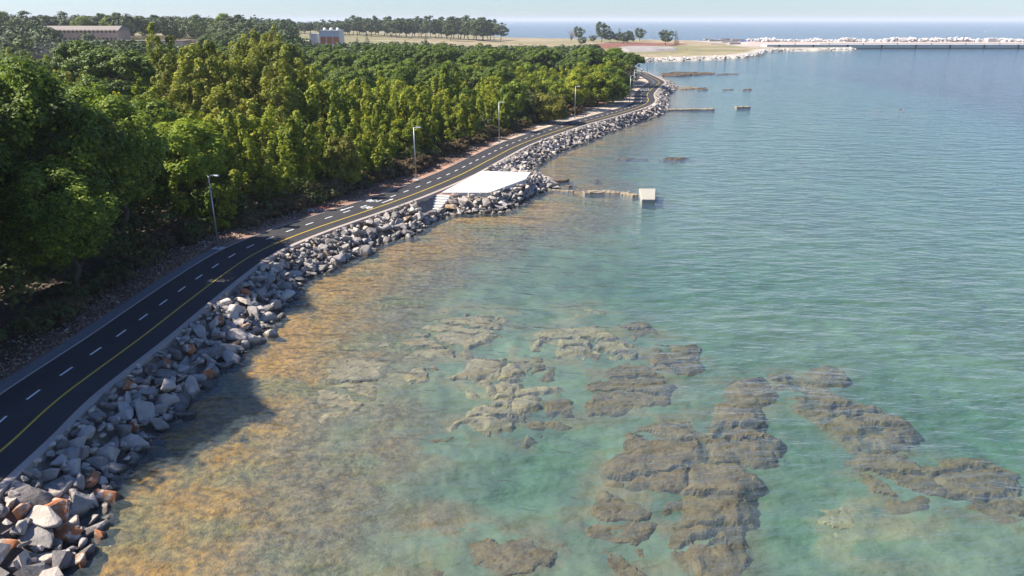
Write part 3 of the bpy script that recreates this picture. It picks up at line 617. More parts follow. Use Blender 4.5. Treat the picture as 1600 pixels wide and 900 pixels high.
def shelf(label, pxs, top=-.55, mat='shelf', name='rock_shelf', drop=.22, res=.16, zg=None, amp=.3, cell=(2.3, .85), thick=.34, cat='rock shelf', px_z=None):
    top = top - (drop if mat == 'shelf' else .02) if px_z is None else top; P = GL(pxs, top if px_z is None else px_z); A = np.array(P); x0, y0 = A.min(0) - 1.2; x1, y1 = A.max(0) + 1.2
    res = max(res, (x1 - x0) * (y1 - y0) / 60000 * 1.0) if (x1 - x0) * (y1 - y0) / res ** 2 > 60000 else res
    gx = np.arange(x0, x1, res); gy = np.arange(y0, y1, res); XX, YY = np.meshgrid(gx, gy); x, y = XX.ravel(), YY.ravel()
    wx = x + 1.2 * (fbm(x * .45, y * .45, 3, 21) - .5) + .6 * (fbm(x * 2, y * 2, 2, 22) - .5); wy = y + 1.2 * (fbm(x * .45, y * .45, 3, 31) - .5) + .6 * (fbm(x * 2, y * 2, 2, 33) - .5)
    sd_ = dist_poly(wx, wy, P) * np.where(inside(wx, wy, P), 1, -1)
    sd_ = sd_ + .28
    e, cid = vor(wx * .42 / cell[0] + 3, wy * .42 / cell[1], 3); e2, c2 = vor(wx * .9, wy * 1.5, 8)
    fb = fbm(x * .5, y * .5, 4, 12)
    body = sst(-.18, .60, sd_ + .25 * (cid - .5)) 
    z_ = top - .05 + .35 * (cid - .5) * amp + .45 * (fb - .5) * amp + .05 * (c2 - .5) - 1.2 * sst(.13, .03, e) * amp - .05 * sst(.10, .0, e2)
    z_ = top - thick + (z_ - top + thick) * body
    keep = sd_ > -.45
    nx = len(gx); ii, jj = np.meshgrid(np.arange(len(gy) - 1), np.arange(nx - 1), indexing='ij'); q = (ii * nx + jj).ravel(); F_ = np.c_[q, q + 1, q + nx + 1, q + nx]
    F_ = F_[keep[F_].any(1)]
    z_ = np.where(sd_ < -.15, z_ - (-.15 - sd_) * 1.2, z_)
    u_, inv = np.unique(F_, return_inverse=True)
    o = link(name, npmesh(name, np.c_[x, y, z_][u_], inv.reshape(F_.shape), M[mat], {'crack': sst(.02, .13, e)[u_]}, False)); return tag(o, label, cat)
for lab, pts, top, mt in SH: shelf(lab, pts, top, mt, res=.13)
# rocks and old walls that break the surface
EM = [
 ('long brown weed covered reef just beyond the bend of the path', [(1030, 120), (1036, 114.5), (1070, 112.5), (1115, 113.5), (1118, 116), (1075, 118.5), (1045, 120)], .28),
 ('thin dark reef tip trailing off the long brown reef', [(1118, 115.6), (1156, 114.8), (1154, 116.6), (1118, 117.4)], .15),
 ('small dark rock pair off the path bend', [(1090, 138), (1100, 136.6), (1108, 140), (1100, 141.4), (1090, 141)], .2),
 ('low flat dark rock seaward of the rock pair', [(1128, 139.6), (1146, 138.6), (1146, 140.6), (1128, 141)], .12),
 ('single dark rock awash, far from the shore', [(1160, 140.6), (1166, 138.6), (1176, 140), (1172, 141.6)], .25),
 ('flat brown slab lying next to the platform rocks', [(862, 287), (868, 280), (890, 279), (893, 284), (870, 288)], .25),
 ('round low rock in front of the flat brown slab', [(884, 291), (896, 286), (909, 289), (905, 294), (888, 294)], .12),
 ('lone brown rock further out behind the jetty wall', [(924, 281), (930, 277.6), (938, 280), (936, 283)], .22),
 ('little line of dark rocks awash, nearer half', [(957, 246.5), (975, 244), (998, 246), (1012, 247), (1010, 248.4), (975, 247.8)], .12),
 ('little line of dark rocks awash, farther half', [(1022, 247), (1045, 245.8), (1068, 247), (1092, 247.6), (1066, 249), (1030, 248.6)], .10),
 ('tiny rock breaking the surface toward the open bay', [(1402, 170.8), (1408, 169.6), (1415, 170.6), (1409, 171.4)], .2),
 ('barely awash rock left of the tiny one in the open bay', [(1358, 172.8), (1372, 171.8), (1386, 173), (1372, 174)], .08),
 ('pale shingle tongue running out from the bend rocks', [(1053, 137), (1075, 136), (1098, 138.4), (1075, 139.4), (1056, 139.6)], .12),
]
for lab, pts, top in EM: shelf(lab, pts, top, 'shelf_pale' if 'pale' in lab else 'wet_rock', 'reef_rock', res=.22, amp=.6, thick=1.2, cat='reef', px_z=0)
def oldwall(label, pxs, wd, top, name='stone_wall', cat='wall', seed=1):
    P = GL(pxs, 0); P = resample(P + [P[-1]], .55); r = random.Random(seed); o = thing(name, label, cat, (P[0][0], P[0][1], 0)); c0 = Vector((P[0][0], P[0][1], 0))
    for i in range(len(P) - 1):
        a, b = P[i], P[i + 1]; d = b - a; L = np.hypot(*d); 
        if L < .01: continue
        an = math.atan2(d[1], d[0]); rows = 2 if wd > .8 else 1
        for k in range(rows):
            q = stones[r.randrange(len(stones))]; s_ = link('stone', q, o)
            s_.location = (a[0] - c0.x - math.sin(an) * (k - (rows - 1) / 2) * wd / rows, a[1] - c0.y + math.cos(an) * (k - (rows - 1) / 2) * wd / rows, top - .45 + r.uniform(-.05, .05))
            s_.rotation_euler = (r.gauss(0, .03), r.gauss(0, .03), an + r.gauss(0, .06)); s_.scale = (L * r.uniform(.95, 1.1), wd / rows * r.uniform(.9, 1.1), 1)
    return o
stones = []
for i in range(6):
    me = MB().box(-.52, .52, -.5, .5, -.45, .45, tp=.05).mesh('stone', M['wallstone'], bevel=.06)
    for v in me.vertices: v.co += Vector((mnoise.noise(v.co * 2 + Vector((i * 7, 0, 0))), mnoise.noise(v.co * 2 + Vector((0, i * 9, 0))), mnoise.noise(v.co * 2 + Vector((0, 0, i * 5))))) * .08
    stones.append(me)
oldwall('ruined stone jetty wall running out to the square concrete block', [(915, 301.5), (945, 300.5), (975, 302.5), (1001, 308)], 1.1, .16, seed=2)
oldwall('short low remnant of jetty wall by the platform rocks', [(858, 297), (884, 299), (905, 300.5)], .5, .12, seed=3)
oldwall('long dark old wall running out from the path bend', [(1040, 172.5), (1065, 171.8), (1090, 171.5), (1117, 171.2)], 1.5, .24, seed=4)
oldwall('short detached piece of old wall standing in the bay', [(1151, 168.4), (1174, 168.2)], 1.4, .32, seed=5)
bp_ = GL([(1003, 316.5), (1023, 316.5)], 0); bt = GL([(998.5, 294.5), (1025, 294.5)], .42)
o = MB().add([(bp_[0][0], bp_[0][1], -1.6), (bp_[1][0], bp_[1][1], -1.6), (bt[1][0], bt[1][1], -1.6), (bt[0][0], bt[0][1], -1.6), (bp_[0][0] - .06, bp_[0][1], .38), (bp_[1][0] + .06, bp_[1][1], .38), (bt[1][0], bt[1][1], .42), (bt[0][0], bt[0][1], .42)],
    [(3, 2, 1, 0), (4, 5, 6, 7), (0, 1, 5, 4), (1, 2, 6, 5), (2, 3, 7, 6), (3, 0, 4, 7)]).obj('concrete_block', simple('old_concrete', (.36, .335, .28), .95, .25, 3, .7, .04), bevel=.06)
tag(o, 'square old concrete mooring block at the end of the jetty wall', 'block')

# ------------------------------------------------------------------ trees
def quads(P, N, a, b, rng):
    n = len(P); N = N / (np.linalg.norm(N, axis=1)[:, None] + 1e-9); R = rng.normal(size=(n, 3)); T = np.cross(N, R); T /= np.linalg.norm(T, axis=1)[:, None] + 1e-9; B = np.cross(N, T)
    a = np.broadcast_to(a, (n,))[:, None]; b = np.broadcast_to(b, (n,))[:, None]
    V = np.stack([P - T * a, P - B * b, P + T * a, P + B * b], 1).reshape(-1, 3)
    return V, np.arange(4 * n).reshape(n, 4)
def crown(seed, clumps, leaves, leaf, cl_r, shape, mat, flat=1.0, up=.7):
    """shape(rng, n) -> clump centres and outward directions; every leaf is a face of its own"""
    rng = np.random.default_rng(seed); Cn, Dn = shape(rng, clumps); r = rng.uniform(.65, 1.25, clumps) * cl_r
    per = rng.integers(int(leaves * .7), int(leaves * 1.3), clumps); idx = np.repeat(np.arange(clumps), per); n = len(idx)
    D = rng.normal(size=(n, 3)); D /= np.linalg.norm(D, axis=1)[:, None]; D = D + Dn[idx] * .55; D /= np.linalg.norm(D, axis=1)[:, None]
    P = Cn[idx] + D * (r[idx] * rng.uniform(.55, 1.08, n))[:, None] * np.array([1, 1, flat])
    N = D + rng.normal(size=(n, 3)) * .35 + np.array([0, 0, up]); s = leaf * rng.uniform(.6, 1.3, n)
    V, F = quads(P, N, s, s * .62, rng); tone = np.clip(.5 + .5 * (rng.uniform(0, 1, clumps)[idx] - .5) + .35 * rng.normal(size=n) * .5, 0, 1)
    return npmesh('crown', V, F, mat, {'tone': np.repeat(tone, 4)})
def sph(rng, n, zlo=-.6):
    z = rng.uniform(zlo, 1, n); a = rng.uniform(0, 2 * np.pi, n); r = np.sqrt(1 - z * z); return np.c_[r * np.cos(a), r * np.sin(a), z]
def sh_round(a, zc, b, lump=.25, zlo=-.7):
    def f(rng, n):
        D = sph(rng, n, zlo); L = sph(rng, 9, -.4); k = 1 - lump + 2 * lump * np.max(np.clip(D @ L.T, 0, 1) ** 6, 1); k *= rng.uniform(.62, 1.0, n) ** .6
        return D * np.array([a, a, b]) * k[:, None] + [0, 0, zc], D
    return f
def sh_spires(a, H, k=6, z0=1.0):
    def f(rng, n):
        S_ = rng.normal(size=(k, 2)) * a * .5; hh = rng.uniform(.55, 1.0, k) * H; i = rng.integers(0, k, n); t = rng.uniform(0, 1, n) ** .8
        an = rng.uniform(0, 6.28, n); rad = (a * .42) * np.sqrt(np.clip(1 - t, 0, 1) + .02) * rng.uniform(.5, 1.1, n)
        P = np.c_[S_[i, 0] * (.6 + .6 * t) + np.cos(an) * rad, S_[i, 1] * (.6 + .6 * t) + np.sin(an) * rad, z0 + t * (hh[i] - z0)]
        D = np.c_[np.cos(an), np.sin(an), .3 + .6 * t]; return P, D / np.linalg.norm(D, axis=1)[:, None]
    return f
def sh_pine(a, zc, b):
    def f(rng, n):
        D = sph(rng, n, .02); k = rng.uniform(.75, 1.0, n); k *= 1 + .10 * np.sin(4 * np.arctan2(D[:, 1], D[:, 0]) + 1); P = D * np.array([a, a, b]) * k[:, None]; P[:, 2] += zc
        D = D * np.array([.4, .4, 1]); return P, D / np.linalg.norm(D, axis=1)[:, None]
    return f
def sh_cone(a, H, z0=.8):
    def f(rng, n):
        t = np.floor(rng.uniform(0, 1, n) ** 1.3 * 11) / 11; an = rng.uniform(0, 6.28, n); r = a * (1 - t) * rng.uniform(.25, 1, n)
        P = np.c_[np.cos(an) * r, np.sin(an) * r, z0 + t * (H - z0) - r * .18]; D = np.c_[np.cos(an) * .5, np.sin(an) * .5, np.full(n, .6)]; return P, D
    return f
def trunk(seed, H, r, limbs=6, spread=2.5, lean=.3, z0=.35):
    rg = random.Random(seed); mb = MB(); p = Vector((0, 0, -.2)); n = 5; pts = [p]
    for i in range(n): p = p + Vector((rg.gauss(0, lean), rg.gauss(0, lean), (H + .2) / n)); pts.append(p)
    for i in range(n): mb.tube(pts[i], pts[i + 1], r * (1 - i / n * .8), r * (1 - (i + 1) / n * .8), 7, False)
    for k in range(limbs):
        t = z0 + (1 - z0) * k / limbs; i = min(int(t * n), n - 1); q = pts[i].lerp(pts[i + 1], t * n - i); an = k * 2.4 + rg.uniform(-.4, .4)
        e = q + Vector((math.cos(an) * spread, math.sin(an) * spread, spread * rg.uniform(.5, 1.0))) * rg.uniform(.7, 1.1); mid = q.lerp(e, .5) + Vector((0, 0, -.15 * spread))
        mb.tube(q, mid, r * .42 * (1 - t * .5), r * .28 * (1 - t * .5), 5, False); mb.tube(mid, e, r * .28 * (1 - t * .5), r * .08, 5, False)
    return mb.mesh('trunk', M['bark'], smooth=True)
def deadcrown(seed, a, H, n=420):
    rng = np.random.default_rng(seed); V = []; F = []; b = 0; mb = MB(); rg = random.Random(seed)
    for k in range(n // 6):
        an = rg.uniform(0, 6.28); t = rg.uniform(.0, 1); q = Vector((math.cos(an) * a * .2 * t, math.sin(an) * a * .2 * t, H * .25 * t)); d = Vector((math.cos(an) * rg.uniform(.1, .6), math.sin(an) * rg.uniform(.1, .6), 1)).normalized()
        for j in range(6):
            L = H * .16 * rg.uniform(.6, 1.2); e = q + d * L; w_ = .035 * (1 - j / 7); mb.tube(q, e, w_, w_ * .8, 3, False)
            for s_ in range(2):
                d2 = (d + Vector((rg.gauss(0, .6), rg.gauss(0, .6), rg.gauss(0, .3)))).normalized(); mb.tube(e, e + d2 * L * .7, w_ * .5, .006, 3, False)
            q = e; d = (d + Vector((rg.gauss(0, .25), rg.gauss(0, .25), .05))).normalized()
    return mb.mesh('crown', M['twig_grey'])
# kinds: unit trees at natural size; (trunk mesh, crown mesh, nominal height)
K = {}
K['broad'] = [(trunk(20 + i, 9, .28, 7, 3), crown(20 + i, 210, 150, .17, 1.05, sh_round(4.0, 8.2, 5.0, .22, -.85), M['leaf_dark'], .8), 14) for i in range(4)]
K['broadmid'] = [(trunk(30 + i, 7, .2, 5, 2), crown(30 + i, 110, 90, .20, .95, sh_round(3.0, 6, 4.2, .25, -.8), M['leaf_dark'], .8), 11) for i in range(3)]
K['lime'] = [(trunk(40, 6, .2, 6, 2.4), crown(40, 150, 130, .16, .85, sh_round(3.4, 6.4, 3.4, .2, -.7), M['leaf_lime'], .8), 10.4)]
K['poplar'] = [(trunk(50 + i, 12, .22, 6, 1.5), crown(50 + i, 260, 60, .19, .6, sh_spires(3.6, 15.8, 11), M['leaf_poplar'], 1.3, .2), 16) for i in range(3)]
K['young'] = [(trunk(60 + i, 7.5, .12, 6, 1.2), crown(60 + i, 150, 62, .18, .48, sh_spires(2.5, 9.8, 8, .6), M['leaf_young'], 1.5, .25), 10) for i in range(5)]
K['pine'] = [(trunk(70 + i, 7, .26, 8, 3.0, .25, .6), crown(70 + i, 190, 90, .16, .75, sh_pine(4.6, 6.8, 2.7), M['leaf_pine'], .6, .5), 9.7) for i in range(3)]
K['scrub'] = [(trunk(80 + i, 3, .1, 5, 1.2), crown(80 + i, 70, 70, .19, .7, sh_round(2.3, 2.4, 2.5, .3, -.6), M['leaf_scrub'], .8), 5) for i in range(3)]
K['green'] = [(trunk(85 + i, 4, .12, 5, 1.5), crown(85 + i, 90, 80, .19, .8, sh_round(2.6, 3.6, 3.4, .3, -.8), M['leaf_young' if i else 'leaf_dark'], .8), 7) for i in range(3)]
K['yellow'] = [(trunk(90, 2.5, .1, 5, 1.2), crown(90, 80, 80, .17, .7, sh_round(2.4, 2.4, 2.2, .2, -.7), M['leaf_yellow'], .8), 4.8)]
K['brown'] = [(trunk(92 + i, 1, .05, 5, .5), crown(92 + i, 40, 60, .12, .4, sh_round(1.2, .8, .8, .3, -.3), M['leaf_brown'], .7), 1.7) for i in range(2)]
K['dead'] = [(trunk(95 + i, 2.5, .09, 5, 1), deadcrown(95 + i, 2, 5), 5) for i in range(2)]
K['conifer'] = [(trunk(97 + i, 11, .2, 0), crown(97 + i, 150, 40, .22, .5, sh_cone(2.6, 13), M['leaf_far'], .35, .5), 13.5) for i in range(2)]
K['farpine'] = [(trunk(110 + i, 8, .3, 5, 2.5, .3, .5), crown(110 + i, 90, 50, .38, 1.3, sh_round(4.4, 7.4, 5.6, .35, -.95), M['leaf_far'], .6), 13.5) for i in range(4)]
K['cypress'] = [(trunk(120, 5, .1, 0), crown(120, 60, 40, .22, .45, sh_spires(.7, 10, 1, .4), M['leaf_far'], 1.4), 10)]
NAMES = {'broad': 'broadleaf_tree', 'broadmid': 'broadleaf_tree', 'lime': 'broadleaf_tree', 'poplar': 'poplar_tree', 'young': 'young_tree', 'pine': 'stone_pine', 'scrub': 'shrub', 'green': 'bushy_tree', 'yellow': 'shrub', 'brown': 'dry_bush', 'dead': 'bare_shrub', 'conifer': 'conifer_tree', 'farpine': 'pine_tree', 'cypress': 'cypress_tree'}
CATS = {'broadleaf_tree': 'tree', 'poplar_tree': 'poplar', 'young_tree': 'young tree', 'stone_pine': 'pine', 'shrub': 'shrub', 'bushy_tree': 'tree', 'dry_bush': 'bush', 'bare_shrub': 'shrub', 'conifer_tree': 'conifer', 'pine_tree': 'pine', 'cypress_tree': 'cypress'}
def zg(x, y): return float(rise(np.array([x]), np.array([y]))[0])
rt = random.Random(3); TREES = []
def tree(kind, x, y, H, label, wd=1.0, group=None, z=None):
    tm, cm, nh = K[kind][rt.randrange(len(K[kind]))]; nm = NAMES[kind]
    o = thing(nm, label, CATS[nm], (x, y, (zg(x, y) - .05) if z is None else z), rt.uniform(0, 6.28), group or label)
    s = H / nh; sx = s ** .6 * wd; o.scale = (sx, sx, s)
    o.rotation_euler[0] = rt.gauss(0, .05); o.rotation_euler[1] = rt.gauss(0, .05)
    link('trunk', tm, o); link('crown', cm, o); TREES.append((x, y)); return o
def lampseg(y):
    for i, (a, nm) in enumerate(((38, 'nearest the camera'), (50, 'short of the first lamp'), (66, 'by the first lamp'), (78, 'just past the first lamp'), (90, 'short of the second lamp'), (102, 'just past the second lamp'), (114, 'short of the third lamp'), (128, 'just past the third lamp'), (150, 'by the fourth lamp'), (185, 'past the fourth lamp'), (225, 'behind the path bend'), (999, 'far beyond the path bend'))):
        if y < a: return nm
def pathx(y, d=0):
    j = np.argmin(np.abs(CL[:, 1] - y) + 1000 * (SL > SL[-1] - 15)); return CL[j, 0] - d
TR_ = []
def jgrid(x0, x1, y0, y1, sp, j=.35):
    y = y0; r = 0
    while y < y1:
        x = x0 + (r % 2) * sp / 2
        while x < x1: yield x + rt.uniform(-j, j) * sp, y + rt.uniform(-j, j) * sp; x += sp
        y += sp * .87; r += 1
def canopy(x, y, H): return 800 + FPX * x / (y * math.cos(PITCH) + (CH - H) * math.sin(PITCH)), y
counts = {}
def capz(px, y):                            # how high the wood stands there: low ground before the ruins and the dry field
    ly = 63 if 84 < px < 215 else 70 if 215 <= px < 330 else 66 if 470 < px < 700 else 70 if 700 <= px < 1030 else 20
    return CH - (ly - HZ) / FPX * y
SEP = {'lime': 4.6, 'broad': 4.6, 'broadmid': 5.2, 'poplar': 3.9, 'young': 3.5, 'pine': 8.6, 'green': 4.0, 'scrub': 3.6, 'dead': 4.5, 'farpine': 7.5}
cand = list(jgrid(-150, 80, 24, 335, 2.3, .5)); rt.shuffle(cand); cand.sort(key=lambda c_: int(c_[1] / 12))
for x, y in cand:
    pxn = pathx(min(y, 225)); d = (pxn - x) * .86 - W2          # distance left of the path edge
    px = 800 + FPX * x / (y * math.cos(PITCH) + 9 * math.sin(PITCH))
    if d < 3.4 or (px < -110 and (y > 60 or d > 11)) or px > 1020 or (y > 225 and px > 965): continue
    if y < 62 + max(0, (-30 - x)) * .35:                       # big dark broadleaves nearest the camera
        if y < 26.5: continue
        H = rt.uniform(14, 16) if 4.5 < d < 10 else rt.uniform(15.3, 17.3)
        if px < 60 and y < 50: H = rt.uniform(15.5, 17.2)
        if d < 4.0: H = rt.uniform(9, 12)
        if y > 52 and d < 14: H -= 2.5
        kind = 'broad'; what = 'big dark broadleaf tree'
        if y > 57 and d < 8: continue
    elif 88 < y < 140 and 262 < px < 455 and d > 12:
        kind = 'poplar'; H = rt.uniform(14, 17.5) if y > 95 else 12; what = 'tall pale green poplar'
    elif px < 300 and y < 175:
        kind = rt.choice(['broadmid', 'broadmid', 'young', 'pine']); H = rt.uniform(8, 12); what = {'broadmid': 'mid green broadleaf tree', 'young': 'slim yellow green tree', 'pine': 'round topped stone pine'}[kind]
    elif y < 128 and d < 34:
        if d < 4.6: continue
        kind = 'young'; H = rt.uniform(4.8, 7.6) if d < 7 else rt.uniform(6.8, 9.4) if d < 11 else rt.uniform(7.6, 12); what = 'slim yellow green tree'
        if d > 6 and rt.random() < .22: kind = rt.choice(['green', 'lime']); H *= .82; what = 'bushy mid green tree' if kind == 'green' else 'rounded lime green tree'
    elif y < 205 and d < 26:
        if d < 5.5: continue
        kind = rt.choice(['green', 'green', 'scrub', 'young', 'pine' if d > 14 else 'green', 'dead' if rt.random() < .3 else 'scrub']); H = {'green': rt.uniform(5, 7.5), 'scrub': rt.uniform(3, 5), 'young': rt.uniform(6, 8), 'pine': rt.uniform(7.5, 9), 'dead': 4.5}[kind]
        what = {'green': 'bushy mid green tree', 'scrub': 'olive green shrub', 'young': 'slim yellow green tree', 'pine': 'round topped stone pine', 'dead': 'bare grey twiggy shrub'}[kind]
    elif y < 262:
        kind = rt.choice(['pine', 'pine', 'pine', 'green', 'broadmid']); H = {'pine': rt.uniform(8.0, 11.5), 'green': 7, 'broadmid': 9}[kind]; what = {'pine': 'round topped stone pine', 'green': 'bushy mid green tree', 'broadmid': 'mid green broadleaf tree'}[kind]
    else:
        if rt.random() < .6: continue
        kind = rt.choice(['farpine', 'pine', 'broadmid', 'dead']); H = {'farpine': 10, 'pine': 10, 'broadmid': 9, 'dead': 5}[kind]; what = {'farpine': 'dark distant pine', 'pine': 'round topped stone pine', 'broadmid': 'mid green broadleaf tree', 'dead': 'bare grey twiggy shrub'}[kind]
    if 63 < y < 76 and d < 24: H = min(H, 7.5)
    H = min(H, capz(px, y) - zg(x, y)) if y > 120 or 84 < px < 262 and y > 84 else H
    if H < 2.5: continue
    sp = SEP[kind] * (1.25 if d > 40 and kind in ('broad', 'young', 'broadmid') else 1)
    if any((x - t[1]) ** 2 + (y - t[2]) ** 2 < (.5 * (sp + t[6])) ** 2 for t in TR_): continue
    TR_.append((kind, x, y, H, what, d, sp))
from collections import Counter
print(Counter(t[0] for t in TR_), len(TR_))
for kind, x, y, H, what, d, _ in TR_:
    row = 'at the wood edge' if d < 6.5 else 'in the second rank' if d < 11 else 'in the third rank' if d < 18 else 'deep in the wood' if d < 40 else 'at the back of the wood'
    tree(kind, x, y, H, f'{what} {row}, {lampseg(y)}')
# singled out trees
x, y = G(318, 352, 1.6); tree('lime', x - 1.5, y + 3.0, 9.6, 'bright lime green rounded tree right behind the nearest lamp post', 1.15)
x, y = XD(208, 118); tree('pine', x, y, 13.5, 'large dark domed stone pine left of the tall poplars', 1.25)
x, y = XD(152, 128); tree('pine', x, y, 14, 'smaller bright topped stone pine left of the large domed one', .9)
x, y = XD(858, 134); tree('yellow', x, y, 5.2, 'yellowing rounded shrub beside the fourth lamp post', 1.1)
x, y = XD(530, 79); tree('yellow', x, y, 6.0, 'yellow and orange tinged small tree at the wood edge', .6)
x, y = XD(545, 79.5); tree('green', x, y, 4.2, 'vivid green sapling beside the yellow tinged tree', .55)
for i, (px, D, H, lab) in enumerate(((412, 71, 3.6, 'pale green conical bush on the verge past the nearest lamp post'), (437, 72.5, 2.2, 'small pale green round bush beside the conical one'))):
    x, y = XD(px, D); tree('green', x, y, H, lab, .62)
x, y = XD(966, 196); tree('dead', x, y, 5.5, 'bare grey shrub leaning over the path bend', 1.2); x, y = XD(973, 190); tree('green', x, y, 3.8, 'dark green bush at the path bend', 1)
for px, D in ((880, 262), (868, 255), (895, 270), (120, 190), (105, 185), (140, 200)):
    x, y = XD(px, D); tree('dead', x, y, 7.5 if px > 200 else 11, 'bare grey shrub among the crowns at the back of the wood', 1.3)
for px, D, H, lab in ((955, 168, 5.5, 'leafy green bush spilling onto the gravel before the bend, nearest'), (944, 176, 7, 'tall leafy bush at the wood corner, left of the bare shrub'), (930, 163, 6, 'broad green bush at the wood corner, lower left'), (962, 184, 6.5, 'round green bush right beside the bare grey shrub'), (950, 196, 7.5, 'tall green tree crown above the bare grey shrub'), (968, 212, 6, 'low green tree at the outermost corner of the wood'), (975, 226, 4.5, 'last small green bush of the wood before the far water'), (938, 210, 8, 'bushy green tree behind the wood corner')):
    x, y = XD(px, D); tree('green', x, y, H, lab, 1.15)
# dry bushes on the verge
for k in range(120):
    s = rt.uniform(s_of(G(120, 525, ZP)), s_of(G(940, 176, ZP))); x, y, a = at_s(s, -W2 - rt.uniform(3.0, 5.4))
    tree('brown', x, y, rt.uniform(.6, 1.7), f'low dry brown bush on the verge, {lampseg(y)}', rt.uniform(.8, 1.3))
# trees standing along the far shore
for px, D, H, kd, lab in ((888, 690, 9, 'dead', 'thin greyish tree farthest left on the far field'), (898, 690, 12, 'farpine', 'small forked dark pine on the far field'), (904, 560, 6, 'farpine', 'squat dark bush in front of the far pines'), (933, 640, 16, 'farpine', 'largest dark pine on the far field'), (920, 640, 6, 'farpine', 'low dark pine left of the largest one'), (946, 640, 9, 'farpine', 'green pine right of the largest one'), (957, 640, 8, 'farpine', 'second green pine right of the largest one'), (958, 700, 12, 'conifer', 'small pointed blue green conifer behind the far pines'), (972, 610, 9.5, 'farpine', 'leaning dark pine right of the far group'), (965, 612, 6, 'farpine', 'low dark bush left of the leaning pine'), (989, 680, 11, 'farpine', 'rounded dark tree standing alone before the sea'), (1028, 560, 11.5, 'farpine', 'upright green pine standing alone on bare soil'), (1044, 580, 11, 'conifer', 'sparse pointed conifer at the right end of the field trees'),
    (586, 420, 8.5, 'conifer', 'small dark conifer at the edge of the dry field, left one'), (571, 440, 6, 'conifer', 'tiny dark conifer left of its bigger neighbour on the dry field'), (673, 430, 8, 'conifer', 'small dark conifer at the edge of the dry field, right one'), (642, 430, 5.5, 'conifer', 'tiny dark conifer between the two larger field conifers'), (752, 430, 4.5, 'green', 'small dark bush on the dry field left of the domed pine'), (465, 330, 10, 'farpine', 'dark tree standing left of the grey building')):
    x, y = XD(px, D); tree(kd, x, y, H, lab, 1.15)
k = 0
for px in np.arange(474, 782, 5.2):
    D = 700 + rt.uniform(-45, 35) - (40 if px > 700 else 0); x, y = XD(px + rt.uniform(-3, 3), D); z_ = zg(x, y); topy = 27 + 3 * rt.random() + (4 if px > 765 else 0) + (5 if px < 560 else 0)
    H = (CH - (topy - HZ) / FPX * D) - z_; tree('farpine', x, y, max(H, 9), 'dark pine in the long row before the horizon, ' + ('left third' if px < 580 else 'middle third' if px < 680 else 'right third'), rt.uniform(.9, 1.5))
# wooded rise at the far left: trees one can tell apart on the skyline, a mass behind
sky_top = [(0, 20), (18, 22), (45, 19), (85, 21), (115, 27), (140, 22), (170, 22), (195, 22), (212, 24), (230, 21), (262, 30), (272, 24), (292, 33), (308, 38), (335, 26), (350, 27), (374, 22), (390, 24)]
for px, ty in sky_top:
    D = 430 + rt.uniform(-20, 20); x, y = XD(px, D); H = CH - (ty - HZ) / FPX * D - zg(x, y); tree(rt.choice(['broadmid', 'farpine', 'farpine']), x, y, H, 'dark round crowned tree on the skyline of the left rise', 1.35)
for px, ty in ((408, 20), (417, 24), (425, 20), (434, 25), (443, 27)):
    D = 520; x, y = XD(px, D); tree('conifer', x, y, CH - (ty - HZ) / FPX * D - zg(x, y), 'pointed dark conifer in the clump by the pylon', 1.2)
for px, ty in ((228, 21), (207, 20)):
    D = 400; x, y = XD(px, D); tree('cypress', x, y, CH - (ty - HZ) / FPX * D - zg(x, y), 'thin dark cypress on the left rise', 1.2)
# far woodland mass
def woodland(name, pts, mats, leaves=110, leaf=.55, seed=9, split=None):
    rng = np.random.default_rng(seed); Ps = []; Ns = []; Ts = []
    for (x, y, z_, a, H) in pts:
        nc = 16; D = sph(rng, nc, -.2); Cc = D * np.array([a, a, H * .42]) * rng.uniform(.5, .9, nc)[:, None] + [x, y, z_ + H * .58]
        i = np.repeat(np.arange(nc), leaves // 4); n = len(i); E_ = rng.normal(size=(n, 3)); E_ /= np.linalg.norm(E_, axis=1)[:, None]; E_ += D[i] * .4; E_ /= np.linalg.norm(E_, axis=1)[:, None]
        Ps.append(Cc[i] + E_ * a * .42); Ns.append(E_ + rng.normal(size=(n, 3)) * .4 + [0, 0, .3]); Ts.append(np.clip(rng.uniform(0, 1) * .5 + rng.uniform(0, 1, nc)[i] * .35 + rng.normal(size=n) * .1, 0, 1))
    P = np.concatenate(Ps); N = np.concatenate(Ns); T_ = np.concatenate(Ts); V, F = quads(P, N, leaf, leaf * .7, rng)
    return tag(link(name, npmesh(name, V, F, mats, {'tone': np.repeat(T_, 4)})), kind='stuff')
pts = []
for x, y in jgrid(-420, 40, 215, 560, 8.5):
    px = 800 + FPX * x / (y * math.cos(PITCH) + 9 * math.sin(PITCH))
    if px < -80 or px > (455 if y > 330 else 935): continue
    if 330 < y < 415 and 60 < px < 330: continue          # kept clear for the ruins
    if any(abs(x - a) < 3 and abs(y - b) < 3 for a, b in TREES[-400:]): continue
    H = rt.uniform(8, 11.5) if y < 330 else rt.uniform(9, 13)
    if y < 330 and px > 480: H = rt.uniform(6.5, 9)
    if y < 375: H = min(H, capz(px, y) - zg(x, y))
    if H < 3: continue
    pts.append((x, y, zg(x, y), min(rt.uniform(3.6, 5.0), H * .6), H))
for px, D, H, a in ((0, 330, 9, 5), (0, 340, 11, 5), (112, 340, 6.5, 4), (172, 340, 6.5, 4), (92, 340, 4.5, 3), (190, 335, 4, 3), (230, 405, 12, 5), (330, 400, 12, 6), (350, 405, 13, 6), (370, 400, 12, 6)):
    x, y = XD(px, D); pts.append((x, y, zg(x, y), a, H))
print('woodland', len(pts)); woodland('far_woodland', pts, M['leaf_far'])
